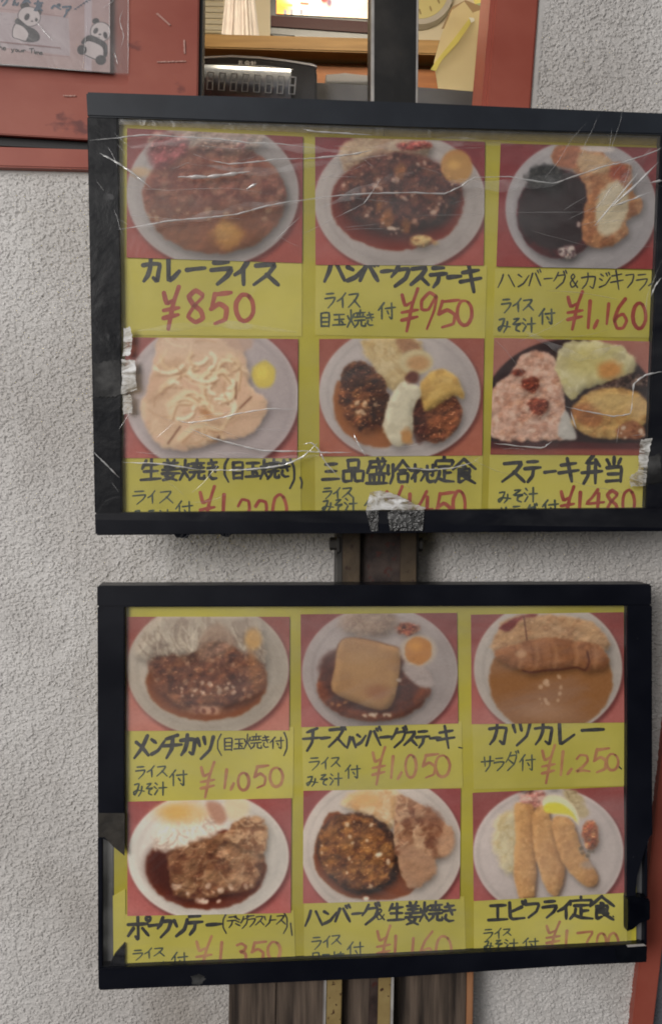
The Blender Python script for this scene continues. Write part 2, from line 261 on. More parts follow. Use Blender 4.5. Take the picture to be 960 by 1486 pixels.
# ------------------------------------------------------------------ hand lettering: one polyline per pen stroke, 100 x 100 box, y down
def ring(cx, cy, rx, ry, a0=-80, a1=285, n=14):
    return [(cx+rx*math.cos(math.radians(a0+(a1-a0)*i/n)), cy+ry*math.sin(math.radians(a0+(a1-a0)*i/n))) for i in range(n+1)]
DOT = [[(76, 0), (83, 15)], [(91, -4), (98, 10)]]
G = {
'カ': [[(3, 30), (50, 24), (96, 26), (90, 62), (80, 96), (60, 84)], [(46, 2), (44, 40), (30, 72), (6, 97)]],
'レ': [[(14, 4), (16, 50), (18, 93), (50, 80), (95, 52)]],
'ー': [[(3, 62), (50, 50), (97, 42)]],
'ラ': [[(16, 10), (82, 6)], [(3, 40), (50, 35), (95, 34), (76, 64), (30, 98)]],
'イ': [[(88, 4), (50, 38), (6, 58)], [(60, 36), (62, 97)]],
'ス': [[(12, 12), (84, 6), (60, 46), (5, 94)], [(52, 50), (97, 95)]],
'ハ': [[(34, 8), (24, 45), (3, 96)], [(62, 12), (97, 92)]],
'ン': [[(6, 14), (36, 30)], [(5, 92), (50, 72), (97, 20)]],
'バ': [[(32, 22), (3, 96)], [(52, 20), (92, 96)], [(66, 4), (76, 20)], [(84, -2), (94, 14)]],
'ク': [[(38, 5), (25, 32), (4, 56)], [(32, 24), (88, 20), (72, 60), (22, 98)]],
'テ': [[(20, 9), (82, 5)], [(3, 40), (97, 34)], [(56, 38), (48, 70), (22, 98)]],
'キ': [[(14, 30), (86, 20)], [(3, 62), (97, 50)], [(42, 2), (64, 98)]],
'フ': [[(4, 14), (92, 8), (76, 58), (22, 98)]],
'ジ': [[(18, 12), (42, 24)], [(8, 40), (32, 52)], [(8, 94), (55, 78), (94, 32)], [(62, 6), (70, 22)], [(80, 0), (90, 16)]],
'メ': [[(84, 2), (48, 55), (3, 97)], [(14, 30), (50, 52), (90, 86)]],
'チ': [[(76, 4), (22, 20)], [(3, 48), (97, 42)], [(54, 14), (50, 60), (24, 98)]],
'ツ': [[(5, 16), (18, 44)], [(40, 8), (50, 36)], [(95, 6), (76, 58), (24, 98)]],
'サ': [[(2, 36), (98, 28)], [(26, 6), (30, 64)], [(70, 2), (66, 60), (36, 98)]],
'タ': [[(40, 5), (25, 32), (4, 58)], [(36, 24), (82, 20), (66, 64), (16, 98)], [(26, 46), (64, 68)]],
'ポ': [[(3, 36), (86, 32)], [(46, 6), (46, 96), (34, 86)], [(26, 52), (5, 84)], [(64, 52), (90, 82)], ring(90, 12, 9, 9)],
'ソ': [[(8, 12), (24, 42)], [(92, 6), (74, 60), (22, 98)]],
'ミ': [[(22, 6), (80, 24)], [(16, 38), (74, 54)], [(8, 70), (86, 96)]],
'エ': [[(12, 12), (88, 8)], [(50, 12), (48, 90)], [(2, 92), (98, 86)]],
'ビ': [[(12, 6), (14, 78), (28, 92), (88, 86)], [(74, 30), (16, 54)]] + DOT,
'付': [[(36, 2), (3, 46)], [(22, 28), (22, 98)], [(42, 34), (99, 28)], [(78, 4), (80, 96), (64, 84)], [(52, 52), (62, 68)]],
'み': [[(14, 14), (52, 8), (32, 64), (12, 92), (3, 72), (30, 56), (97, 62)], [(76, 28), (72, 66), (48, 98)]],
'そ': [[(24, 10), (74, 5), (12, 48), (92, 40), (50, 58), (44, 84), (76, 96)]],
'汁': [[(10, 8), (25, 22)], [(2, 38), (20, 50)], [(4, 94), (28, 60)], [(38, 46), (99, 40)], [(68, 3), (68, 98)]],
'目': [[(14, 5), (16, 96)], [(14, 6), (86, 4), (84, 97)], [(16, 35), (84, 34)], [(16, 63), (84, 62)], [(16, 92), (84, 91)]],
'玉': [[(10, 12), (90, 8)], [(14, 50), (86, 46)], [(2, 94), (98, 90)], [(50, 12), (49, 92)], [(66, 64), (80, 78)]],
'焼': [[(6, 35), (12, 55)], [(38, 24), (30, 50)], [(23, 4), (21, 52), (2, 96)], [(23, 58), (38, 88)], [(48, 20), (99, 16)], [(72, 2), (70, 36)], [(58, 22), (56, 40)], [(87, 18), (86, 40)], [(44, 42), (99, 39)], [(42, 60), (99, 57)], [(62, 60), (58, 78), (40, 97)], [(78, 60), (78, 88), (99, 90), (99, 76)]],
'き': [[(18, 20), (80, 13)], [(10, 43), (88, 36)], [(38, 2), (70, 62)], [(28, 62), (22, 80), (45, 96), (78, 93)]],
'生': [[(28, 6), (8, 44)], [(24, 28), (90, 23)], [(18, 58), (86, 54)], [(2, 95), (98, 90)], [(54, 2), (53, 93)]],
'姜': [[(30, 2), (38, 15)], [(70, 2), (61, 15)], [(12, 20), (88, 17)], [(18, 35), (82, 32)], [(4, 50), (96, 47)], [(50, 18), (50, 50)], [(40, 50), (22, 78), (82, 99)], [(3, 68), (97, 65)], [(68, 66), (55, 85), (8, 99)]],
'(': [[(75, 0), (34, 28), (32, 68), (78, 100)]],
')': [[(25, 0), (66, 28), (68, 68), (22, 100)]],
'三': [[(20, 12), (82, 8)], [(22, 50), (80, 47)], [(2, 93), (98, 88)]],
'品': [[(26, 4), (28, 40), (72, 38)], [(26, 4), (74, 3), (72, 40)], [(4, 54), (6, 96), (42, 94)], [(4, 54), (44, 53), (42, 96)], [(56, 53), (58, 96), (94, 94)], [(56, 53), (96, 52), (94, 96)]],
'盛': [[(20, 14), (92, 9)], [(22, 14), (6, 56)], [(55, 0), (70, 54), (96, 56)], [(86, 20), (60, 55)], [(25, 35), (50, 33), (48, 52)], [(76, 0), (84, 7)], [(18, 62), (82, 60), (82, 92)], [(18, 62), (18, 92)], [(38, 62), (38, 92)], [(60, 62), (60, 92)], [(2, 96), (98, 93)]],
'り': [[(18, 10), (16, 54), (30, 48)], [(78, 4), (76, 60), (44, 98)]],
'合': [[(50, 0), (2, 46)], [(50, 2), (98, 45)], [(30, 45), (70, 44)], [(22, 60), (80, 58), (76, 96)], [(22, 60), (24, 96), (78, 94)]],
'わ': [[(28, 4), (28, 98)], [(4, 36), (46, 28), (4, 82)], [(30, 55), (70, 30), (97, 55), (70, 94)]],
'せ': [[(2, 42), (98, 32)], [(70, 6), (70, 62), (57, 58)], [(27, 12), (28, 80), (45, 94), (90, 88)]],
'定': [[(50, -2), (50, 12)], [(6, 34), (10, 16), (94, 14), (88, 32)], [(22, 38), (80, 36)], [(50, 38), (50, 88)], [(52, 62), (82, 60)], [(28, 55), (22, 75), (3, 98)], [(18, 80), (50, 93), (99, 96)]],
'食': [[(50, 0), (2, 43)], [(50, 2), (99, 41)], [(45, 28), (58, 32)], [(28, 42), (73, 40), (72, 68)], [(28, 42), (28, 93), (50, 86)], [(28, 55), (72, 54)], [(28, 68), (72, 67)], [(76, 72), (58, 82)], [(50, 70), (97, 98)]],
'弁': [[(56, 0), (24, 28), (76, 25)], [(68, 14), (86, 36)], [(2, 60), (98, 54)], [(35, 38), (32, 70), (10, 98)], [(66, 36), (66, 99)]],
'当': [[(50, 0), (50, 36)], [(14, 12), (28, 32)], [(86, 6), (72, 30)], [(14, 42), (86, 39), (85, 98)], [(20, 68), (85, 66)], [(10, 96), (85, 93)]],
'&': [[(92, 96), (24, 28), (46, 3), (64, 20), (16, 65), (28, 94), (60, 88), (92, 50)]],
'0': [ring(50, 50, 42, 47, -60, 305)], '1': [[(62, 3), (40, 97)]],
'2': [[(10, 26), (35, 5), (78, 10), (84, 36), (52, 68), (6, 95), (50, 88), (97, 93)]],
'3': [[(14, 12), (52, 3), (86, 18), (72, 40), (40, 47), (82, 56), (88, 80), (52, 97), (8, 88)]],
'4': [[(66, 2), (34, 40), (2, 68), (98, 62)], [(72, 22), (64, 99)]],
'5': [[(30, 6), (14, 52)], [(30, 8), (98, 2)], [(14, 52), (48, 36), (80, 52), (74, 84), (30, 98)]],
'6': [[(82, 2), (40, 30), (10, 68), (26, 96), (66, 96), (90, 74), (66, 52), (30, 58), (12, 74)]],
'7': [[(4, 12), (96, 5), (62, 48), (40, 98)]],
'8': [[(82, 16), (48, 2), (16, 20), (36, 44), (74, 62), (84, 84), (48, 98), (12, 82), (40, 52), (84, 22)]],
'9': [[(84, 14), (52, 2), (16, 22), (14, 46), (48, 46), (88, 8), (74, 50), (40, 98)]],
',': [[(80, 5), (10, 95)]],
'¥': [[(6, 14), (22, 38), (60, 30)], [(92, 0), (60, 40), (32, 99)], [(6, 56), (94, 48)], [(4, 74), (90, 66)]],
'お': [[(8, 26), (66, 22)], [(34, 3), (34, 88), (8, 76), (45, 50), (88, 60), (74, 92)], [(74, 10), (94, 28)]],
'会': [[(50, 0), (2, 45)], [(50, 2), (98, 45)], [(30, 45), (70, 44)], [(10, 62), (90, 60)], [(50, 62), (20, 94), (82, 90)], [(68, 75), (90, 98)]],
'計': [[(5, 12), (42, 12)], [(0, 28), (48, 28)], [(8, 44), (42, 44)], [(8, 58), (42, 58)], [(8, 74), (42, 74), (42, 96), (8, 96), (8, 74)], [(52, 42), (100, 42)], [(76, 3), (76, 98)]],
'ペ': [[(2, 62), (30, 24), (98, 78)], ring(78, 20, 11, 11)], 'ア': [[(6, 12), (94, 8), (62, 46)], [(50, 34), (42, 70), (18, 98)]],
'y': [[(8, 30), (30, 70)], [(80, 25), (40, 80), (5, 98)]], 'o': [ring(50, 62, 36, 30)], 'u': [[(10, 34), (18, 88), (60, 84), (84, 34), (88, 92)]],
'r': [[(14, 36), (20, 94)], [(18, 55), (50, 36), (88, 42)]], 'T': [[(3, 10), (97, 6)], [(50, 8), (46, 96)]], 'i': [[(40, 36), (50, 92)], [(38, 12), (44, 16)]],
'm': [[(6, 36), (10, 92)], [(10, 50), (34, 36), (44, 92)], [(44, 50), (74, 36), (92, 92)]], 'e': [[(10, 62), (84, 56), (60, 32), (20, 42), (12, 74), (44, 96), (90, 82)]],
't': [[(48, 8), (46, 90), (80, 92)], [(10, 34), (88, 30)]], 'h': [[(12, 4), (14, 94)], [(14, 58), (50, 40), (82, 60), (84, 95)]],
'友': [[(4, 28), (96, 22)], [(44, 2), (34, 55), (4, 96)], [(34, 46), (82, 44), (50, 80), (20, 97)], [(36, 56), (94, 97)]],
'ん': [[(44, 4), (4, 96), (40, 54), (56, 90), (80, 92), (97, 64)]],
}
G['グ'] = G['ク'] + DOT; G['ズ'] = G['ス'] + DOT; G['デ'] = G['テ'] + DOT; G['ダ'] = G['タ'] + DOT

def catmull(P, n=5):
    P = [np.array(q, float) for q in P]
    if len(P) < 3: return [P[0]+(P[-1]-P[0])*t for t in np.linspace(0, 1, 5)]
    Q = [2*P[0]-P[1]]+P+[2*P[-1]-P[-2]]; out = []
    for i in range(1, len(Q)-2):
        p0, p1, p2, p3 = Q[i-1:i+3]
        a = P[0]*0
        for t in np.linspace(0, 1, n, endpoint=False):
            c = .5*((2*p1)+(p2-p0)*t*.75+(2*p0-5*p1+4*p2-p3)*t*t*.75+(3*p1-p0-3*p2+p3)*t**3*.75)
            l = p1+(p2-p1)*t
            out.append(.55*c+.45*l)
    out.append(P[-1]); return out
class Ink:
    """collects flat pen strokes lying on a plane"""
    def __init__(s, plane, off): s.v = []; s.f = []; s.pl = plane; s.off = off; s.i = 0; s.rnd = random.Random(5)
    def stroke(s, pts, w, taper=.25, smooth=True):
        P = catmull(pts) if smooth else [np.array(q, float) for q in pts]
        n = len(P); L = []; R = []; r = s.rnd
        ph = r.random()*6; base = w*.5*(.92+.16*r.random())
        for i in range(n):
            a = P[max(0, i-1)]; b = P[min(n-1, i+1)]; d = b-a; d = d/(np.linalg.norm(d)+1e-9); nn = np.array([-d[1], d[0]])
            t = i/(n-1); wd = base*(1+.10*math.sin(ph+t*5))*(1-taper*max(0, (t-.6)/.4)**2)
            L.append(P[i]+nn*wd); R.append(P[i]-nn*wd)
        def cap(c, frm, to, k=5):
            a0 = math.atan2(*(frm-c)[::-1]); a1 = math.atan2(*(to-c)[::-1])
            while a1 > a0: a1 -= 2*math.pi
            rr = np.linalg.norm(frm-c)
            return [c+rr*np.array([math.cos(a0+(a1-a0)*j/k), math.sin(a0+(a1-a0)*j/k)]) for j in range(1, k)]
        o = s.off+s.i*2.5e-6; s.i += 1
        pts2 = L+R; st = len(s.v)
        e = cap(P[-1], L[-1], R[-1]); b = cap(P[0], R[0], L[0])
        allp = np.array(pts2+e+b)
        s.v += list(s.pl.p(allp[:, 0], allp[:, 1], o))
        for i in range(n-1): s.f.append((st+i, st+i+1, st+n+i+1, st+n+i))
        s.f.append([st+n-1]+[st+2*n+j for j in range(len(e))]+[st+2*n-1])
        s.f.append([st+n]+[st+2*n+len(e)+j for j in range(len(b))]+[st])
    def glyph(s, ch, box, w, slant=0):
        x0, y0, x1, y1 = box
        for st in G[ch]:
            s.stroke([(x0+(x1-x0)*(q[0]+s.rnd.uniform(-1.2, 1.2))/100, y0+(y1-y0)*(q[1]+s.rnd.uniform(-1.2, 1.2))/100) for q in st], w)
    def text(s, org, sc, items, w):
        for ch, *b in items:
            s.glyph(ch, (org[0]+b[0]/sc, org[1]+b[1]/sc, org[0]+b[2]/sc, org[1]+b[3]/sc), w/sc)
    def build(s, name, mat, parent):
        return mesh(name, s.v, s.f, mat, parent)

# ------------------------------------------------------------------ printed pictures (colours printed on a fine grid)
class Pic:
    def __init__(s, quad, org, sc, nx=230, ny=160):
        q = [((x-0)/sc+org[0], (y-0)/sc+org[1]) for x, y in quad]
        u, v = np.meshgrid(np.linspace(0, 1, nx), np.linspace(0, 1, ny)); s.nx, s.ny = nx, ny
        g = lambda k: (q[0][k]*(1-u)+q[1][k]*u)*(1-v)+(q[3][k]*(1-u)+q[2][k]*u)*v
        s.px, s.py = g(0), g(1); s.X = (s.px-org[0])*sc; s.Y = (s.py-org[1])*sc
        s.c = np.zeros((ny, nx, 3)); s.seed = 1; s.r = np.random.RandomState(3)
    def n(s, sc, o=3):
        s.seed += 7; return fbm(s.X/sc, s.Y/sc, s.seed, o)-.5
    def put(s, m, c, a=1):
        c = np.array(c, float); s.c = s.c+(c-s.c)*(m*a)[..., None]; return m
    def bg(s, c0, c1):
        t = sstep(s.Y.min(), s.Y.max(), s.Y)[..., None]; s.c = (np.array(c0)*(1-t)+np.array(c1)*t)*.74+np.array((172, 112, 102))*.26+s.n(60)[..., None]*14
    def ell(s, cx, cy, rx, ry, c=None, soft=8, rot=0, wob=0, wsc=30, a=1, within=None):
        r = math.radians(rot); dx = s.X-cx; dy = s.Y-cy
        x = dx*math.cos(r)+dy*math.sin(r); y = -dx*math.sin(r)+dy*math.cos(r)
        d = (np.sqrt((x/rx)**2+(y/ry)**2)-1)*min(rx, ry)
        if wob: d = d+s.n(wsc)*wob*2
        m = 1-sstep(-soft, soft, d)
        if within is not None: m = m*within
        if c is not None: s.put(m, c, a)
        return m
    def poly(s, pts, c=None, soft=8, wob=0, wsc=30, a=1, smooth=True, within=None):
        P = np.array(pts, float)
        if smooth:
            Q = []; n = len(P)
            for i in range(n):
                p0, p1, p2, p3 = P[i-1], P[i], P[(i+1) % n], P[(i+2) % n]
                for t in (0, .33, .66): Q.append(.5*(2*p1+(p2-p0)*t+(2*p0-5*p1+4*p2-p3)*t*t+(3*p1-p0-3*p2+p3)*t**3))
            P = np.array(Q)
        X, Y = s.X, s.Y; best = np.full(X.shape, 1e9); ins = np.zeros(X.shape, bool)
        for i in range(len(P)):
            a0, b0 = P[i-1], P[i]; e = b0-a0; L = e@e+1e-9
            t = np.clip(((X-a0[0])*e[0]+(Y-a0[1])*e[1])/L, 0, 1)
            best = np.minimum(best, (X-a0[0]-t*e[0])**2+(Y-a0[1]-t*e[1])**2)
            c1 = (a0[1] > Y) != (b0[1] > Y)
            xi = (b0[0]-a0[0])*(Y-a0[1])/(b0[1]-a0[1]+1e-12)+a0[0]
            ins ^= c1 & (X < xi)
        d = np.sqrt(best)*np.where(ins, -1, 1)
        if wob: d = d+s.n(wsc)*wob*2
        m = 1-sstep(-soft, soft, d)
        if within is not None: m = m*within
        if c is not None: s.put(m, c, a)
        return m
    def line(s, pts, c, w, soft=3, a=1, within=None, curve=True):
        P = np.array(catmull(pts) if curve else pts); best = np.full(s.X.shape, 1e9)
        for i in range(1, len(P)):
            a0, b0 = P[i-1], P[i]; e = b0-a0; L = e@e+1e-9
            t = np.clip(((s.X-a0[0])*e[0]+(s.Y-a0[1])*e[1])/L, 0, 1)
            best = np.minimum(best, (s.X-a0[0]-t*e[0])**2+(s.Y-a0[1]-t*e[1])**2)
        m = 1-sstep(w/2-soft, w/2+soft, np.sqrt(best))
        if within is not None: m = m*within
        return s.put(m, c, a)
    def tex(s, m, cols, sc, amt=1, sharp=.12, o=4, lump=1.0):
        f0 = getattr(s, 'food', np.zeros_like(s.X)); s.food = f0*(1-m)+m*lump
        mb = m                                              # rounded look: lit upper left rim, dark lower right rim, shadow on the plate
        for _ in range(2):
            q = np.pad(mb, 4, mode='edge'); mb = sum(q[4+j:4+j+mb.shape[0], 4+i:4+i+mb.shape[1]] for j in (-4, -2, 0, 2, 4) for i in (-4, -2, 0, 2, 4))/25
        sh = lambda a, dy, dx: np.roll(np.roll(a, dy, 0), dx, 1)
        e = np.clip(sh(mb, -3, -2)-sh(mb, 3, 2), -1, 1)
        s.c = s.c*(1+(m*np.clip(e*.50, -.36, .10))[..., None])
        s.c = s.c*(1-(np.clip(sh(mb, 5, 3)-m, 0, 1)*.34)[..., None])
        for c in cols:
            k = sstep(.02-sharp*.1, .02+sharp, s.n(sc, o)); s.put(k*m, c, amt)
    def bits(s, m, n, size, cols, a=.9, el=1.6, soft=.3):
        idx = np.argwhere(m > .6)
        if len(idx) == 0: return
        for _ in range(n):
            j, i = idx[s.r.randint(len(idx))]; r = size*(.5+s.r.rand())
            s.ell(s.X[j, i], s.Y[j, i], r*(1+s.r.rand()*(el-1)), r, cols[s.r.randint(len(cols))], soft=r*soft, rot=s.r.rand()*180, a=a, within=m)
    def folds(s, m, n, L, cols, w=5, a=.6, ang=None):
        idx = np.argwhere(m > .7)
        for _ in range(n):
            j, i = idx[s.r.randint(len(idx))]; th = s.r.rand()*6.28 if ang is None else math.radians(ang+s.r.randn()*25); k = s.r.uniform(-1.6, 1.6)
            x, y = s.X[j, i], s.Y[j, i]; pts = []
            for t in range(5):
                pts.append((x, y)); x += L/4*math.cos(th); y += L/4*math.sin(th); th += k*.35
            s.line(pts, cols[s.r.randint(len(cols))], w*(.6+.8*s.r.rand()), soft=w*.5, a=a, within=m)
    def plate(s, cx, cy, rx, ry, c, shade=None, rot=0, well=.80):
        s.ell(cx+10, cy+14, rx+2, ry+2, (70, 30, 32), soft=14, rot=rot, a=.65)
        m = s.ell(cx, cy, rx, ry, c, soft=4, rot=rot)
        s.put(m*sstep(-.3, .3, (s.X-cx)/rx*.5+(s.Y-cy)/ry*.5), np.array(c)*.86, .5)
        i = s.ell(cx, cy, rx*well, ry*well, None, soft=10, rot=rot)
        o = s.ell(cx, cy, rx*well+9, ry*well+9, None, soft=10, rot=rot)
        s.put(np.clip(o-i, 0, 1), np.array(c)*.84, .55); s.put(np.clip(m-s.ell(cx, cy, rx-7, ry-7, None, soft=5, rot=rot), 0, 1), np.clip(np.array(c)*1.08, 0, 255), .6)
        s.put(m, np.array(c)*.93, .0); s.c += (s.n(90)*16*m)[..., None]
        return m
    def build(s, name, plane, off, mat, parent, k, gain=1.0):
        def blur(a, k):
            for ax in (0, 1):
                b = np.pad(a, [(k, k) if i == ax else (0, 0) for i in range(3)], mode='edge'); c = np.cumsum(np.concatenate([np.zeros_like(np.take(b, [0], ax)), b], ax), ax)
                n = a.shape[ax]; a = (np.take(c, range(2*k+1, 2*k+1+n), ax)-np.take(c, range(0, n), ax))/(2*k+1)
            return a
        if k != 1.0 and name == 'food_photo':
            s.c = .85*blur(s.c, 1)+.15*blur(s.c, 4)
            fd = blur(getattr(s, 'food', np.zeros_like(s.X))[..., None], 3)
            fd = fd*np.clip((195-s.c.mean(-1, keepdims=True))/125, .10, .62)
            for sc_, g in ((52, 130), (24, 85), (10, 45)):       # lumps of the food as the print shows them
                sd_ = 400+sc_; d_ = sc_*.16
                e = fbm(s.X/sc_, s.Y/sc_*1.15, sd_, 2)-fbm((s.X-d_*.6)/sc_, (s.Y-d_)/sc_*1.15, sd_, 2)
                s.c = s.c*(1+np.clip(e[..., None]*fd*g/56, -.30, .30))
            e = fbm(s.X/13, s.Y/9, 77, 3)
            s.c = s.c+(np.clip(e-.68, 0, .2)/.2)[..., None]*fd*np.array([120, 100, 84])
            g_ = s.c.mean(-1, keepdims=True); s.c = (g_+(s.c-g_)*.84)*np.array([1.015, 1.0, .955])
            s.c = (s.c-118)*1.10+108
        s.c += s.n(7, 2)[..., None]*8+s.n(3.5, 1)[..., None]*6
        V = plane.p(s.px, s.py, off).reshape(-1, 3); nx, ny = s.nx, s.ny
        me = bpy.data.meshes.new(name)
        a = (np.arange(ny-1)[:, None]*nx+np.arange(nx-1)[None]).reshape(-1)
        loops = np.stack([a, a+nx, a+nx+1, a+1], 1).astype(np.int32)
        nf = len(a); me.vertices.add(len(V)); me.vertices.foreach_set('co', V.astype(np.float32).reshape(-1))
        me.loops.add(nf*4); me.loops.foreach_set('vertex_index', loops.reshape(-1))
        me.polygons.add(nf); me.polygons.foreach_set('loop_start', np.arange(nf, dtype=np.int32)*4)
        me.update(calc_edges=True)
        cc = np.ones((len(V), 4), np.float32); cc[:, :3] = np.clip(lin(np.clip(s.c, 0, 255)).reshape(-1, 3)*gain/k, 0, .93)
        at = me.color_attributes.new('Col', 'FLOAT_COLOR', 'POINT'); at.data.foreach_set('color', cc.reshape(-1))
        return link(me, name, mat, parent)
def grid_mesh(name, V, nx, ny, mat, parent=None, mask=None, smooth=True):
    me = bpy.data.meshes.new(name)
    a = (np.arange(ny-1)[:, None]*nx+np.arange(nx-1)[None])
    if mask is not None: a = a[mask]
    a = a.reshape(-1); loops = np.stack([a, a+nx, a+nx+1, a+1], 1)
    used, inv = np.unique(loops, return_inverse=True)
    V = V.reshape(-1, 3)[used]; loops = inv.reshape(-1).astype(np.int32); nf = len(a)
    me.vertices.add(len(V)); me.vertices.foreach_set('co', V.astype(np.float32).reshape(-1))
    me.loops.add(nf*4); me.loops.foreach_set('vertex_index', loops)
    me.polygons.add(nf); me.polygons.foreach_set('loop_start', np.arange(nf, dtype=np.int32)*4)
    if smooth: me.polygons.foreach_set('use_smooth', np.ones(nf, bool))
    me.update(calc_edges=True)
    return link(me, name, mat, parent)

# ------------------------------------------------------------------ walls
def stucco(px, py, amp, seed):
    P = WALL.p(px, py); x = P[..., 0]*1000; z = P[..., 2]*1000        # mm on the wall
    wx = x+2.0*(fbm(x/4, z/4, seed, 2)-.5)*2; wz = z+2.0*(fbm(x/4, z/4, seed+5, 2)-.5)*2
    dens = fbm(x/26, z/26, seed+9, 2)-.5
    n1 = fbm(wx/2.5, wz/1.7, seed+21, 3)+dens*.22
    n2 = fbm(wx/1.3, wz/1.0, seed+33, 2)
    plate = sstep(.51, .56, n1); ridge = 1-np.abs(n1-.565)/.05
    h = plate*.34+np.clip(ridge, 0, 1)*.40+(n2-.5)*.40+(fbm(x/25, z/25, seed+50, 2)-.5)*.9
    return h*amp*.001
step = .88
def wall_part(name, x0, x1, y0, y1, keep, amp, seed, matl, smoothband=None, base=0.0, step=step, parent=None):
    nx = int((x1-x0)/step); ny = int((y1-y0)/step)
    px, py = np.meshgrid(np.linspace(x0, x1, nx), np.linspace(y0, y1, ny))
    h = stucco(px, py, amp, seed)
    if smoothband is not None:
        t = smoothband(px, py); h = h*(1-t)+t*(.0014+.0007*(fbm(px/9, py/9, 91, 3)-.5))
    V = WALL.p(px, py)-WALL.n*(h+base)[..., None]
    ka = keep(px, py); mk = ka[:-1, :-1] & ka[1:, 1:] & ka[:-1, 1:] & ka[1:, :-1]
    return grid_mesh(name, V, nx, ny, matl, parent, mask=mk)
sill_y = lambda x: 242+.03*x
jamb_x = lambda y: 778-.075*y
right_x = lambda y: 917+(1486-y)*.110
def band(px, py):
    b1 = (1-sstep(5, 13, py-sill_y(px)))*(px < jamb_x(py)+8); b2 = (1-sstep(9, 15, px-jamb_x(py)))*(py < sill_y(px)+10)
    return np.clip(np.maximum(b1, b2), 0, 1)
wall = wall_part('wall', -110, 1065, -60, 1535, lambda x, y: (x < right_x(y)+6) & ~((x < jamb_x(y)) & (y < sill_y(x))), 2.9, 3, M['stucco'], band)
tag(wall, 'rough pale grey stucco wall behind both menu boards', 'wall')
yes = lambda x, y: np.ones(x.shape, bool)
wall_part('stucco_panel', -800, -110, -60, 1535, lambda x, y: y > sill_y(x), 2.9, 3, M['stucco'], step=2.6, parent=wall)
wall_part('stucco_panel', -800, 1065, 1535, 2100, lambda x, y: x < right_x(y)+6, 2.9, 3, M['stucco'], step=2.6, parent=wall)
wall_part('stucco_panel', -800, 1065, -700, -60, yes, 2.9, 3, M['stucco'], step=2.6, parent=wall)
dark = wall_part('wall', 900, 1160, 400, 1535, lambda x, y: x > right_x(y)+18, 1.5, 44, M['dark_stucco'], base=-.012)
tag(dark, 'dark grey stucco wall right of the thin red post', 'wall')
t = thing('red_post', WALL.p(915, 1500), 'thin red painted post beside the lower menu board at the right edge', 'post')
prism('post_shaft', [(right_x(200), 200), (right_x(200)+40, 200), (right_x(1560)+30, 1560), (right_x(1560), 1560)], WALL, .010, .04, M['red_paint'], t, .001)

# ------------------------------------------------------------------ window with the red frame
win = thing('window', WALL.p(480, 243), 'red framed serving window showing the lit shop interior behind the post', 'window')
prism('sill', [(-150, 208), (760, 236), (768, 262), (-150, 238)], WALL, .012, .05, M['red_paint'], win, .0012)
prism('sash_panel', [(-150, -80), (187, -80), (188, 206), (-150, 186)], WALL, -.006, .02, M['red_paint_worn'], win, .0008)
prism('lower_rail', [(-150, 108), (188, 124), (188, 206), (-150, 186)], WALL, -.001, .006, M['red_paint_worn'], win, .0008)
prism('mullion', [(185, -80), (290, -80), (286, 215), (186, 212)], WALL, .004, .04, M['red_paint_worn'], win, .001)
prism('gasket', [(288.5, -80), (296, -80), (292, 216), (285.5, 216)], WALL, -.002, .03, M['black_rubber'], win)
prism('gasket', [(-150, 186), (300, 212), (300, 226), (-150, 204)], WALL, -.012, .03, M['black_rubber'], win)
prism('jamb', [(726, -80), (jamb_x(-80)+3, -80), (jamb_x(250)+3, 250), (697, 250)], WALL, .006, .07, M['red_paint'], win, .0015)
prism('jamb_bead', [(718, -80), (727.5, -80), (698.5, 250), (690, 250)], WALL, .001, .05, M['red_paint'], win, .001)

# room behind the window
BK = Plane(2.3, 480, 60, -2.0e-5, -2.0e-5)          # back wall of the room
SH = Plane(1.75, 480, 60, -2.0e-5, -2.0e-5)         # shelf front
room = thing('interior_wall', BK.p(480, 200), 'cream wall at the back of the lit shop interior', 'wall')
prism('plaster', [(-400, -700), (1400, -700), (1400, 500), (-400, 500)], BK, 0, .05, M['cream'], room)
def quad3(name, pts, m, parent): return mesh(name, pts, [(0, 1, 2, 3)], m, parent)
zl, zh = 1.55, 2.75
quad3('side_wall', [(-.9, 1.02, 1.2), (-.9, 2.6, 1.2), (-.9, 2.6, zh), (-.9, 1.02, zh)], M['cream'], room)
quad3('side_wall', [(1.1, 1.02, 1.2), (1.1, 2.6, 1.2), (1.1, 2.6, zh), (1.1, 1.02, zh)], M['white_wall'], room)
quad3('ceiling', [(-.9, 1.02, zh), (1.1, 1.02, zh), (1.1, 2.6, zh), (-.9, 2.6, zh)], M['white_wall'], room)
quad3('front_wall', [(-.9, 1.015, 2.12), (1.1, 1.015, 2.12), (1.1, 1.015, zh), (-.9, 1.015, zh)], M['white_wall'], room)
il = bpy.data.lights.new('room_lamp', 'AREA'); il.energy = 19; il.size = .35; il.color = (1, .88, .68)
ilo = bpy.data.objects.new('room_lamp', il); COL.objects.link(ilo); ilo.location = (.05, 1.06, 2.45); ilo.rotation_euler = (math.radians(48), 0, 0)

sh = thing('shelf', SH.p(420, 80), 'honey coloured wooden shelf board under the lit screen', 'shelf')
prism('shelf_board', [(200, 46), (800, 62), (800, 84), (200, 66)], SH, 0, .30, M['int_wood'], sh, .002)
prism('under_board', [(200, 70), (800, 90), (800, 104), (200, 84)], SH, -.05, .02, M['int_wood_dark'], sh, .002)
prism('under_board', [(200, 86), (800, 106), (800, 190), (200, 190)], SH, -.04, .02, M['int_wood_dark'], sh, .002)
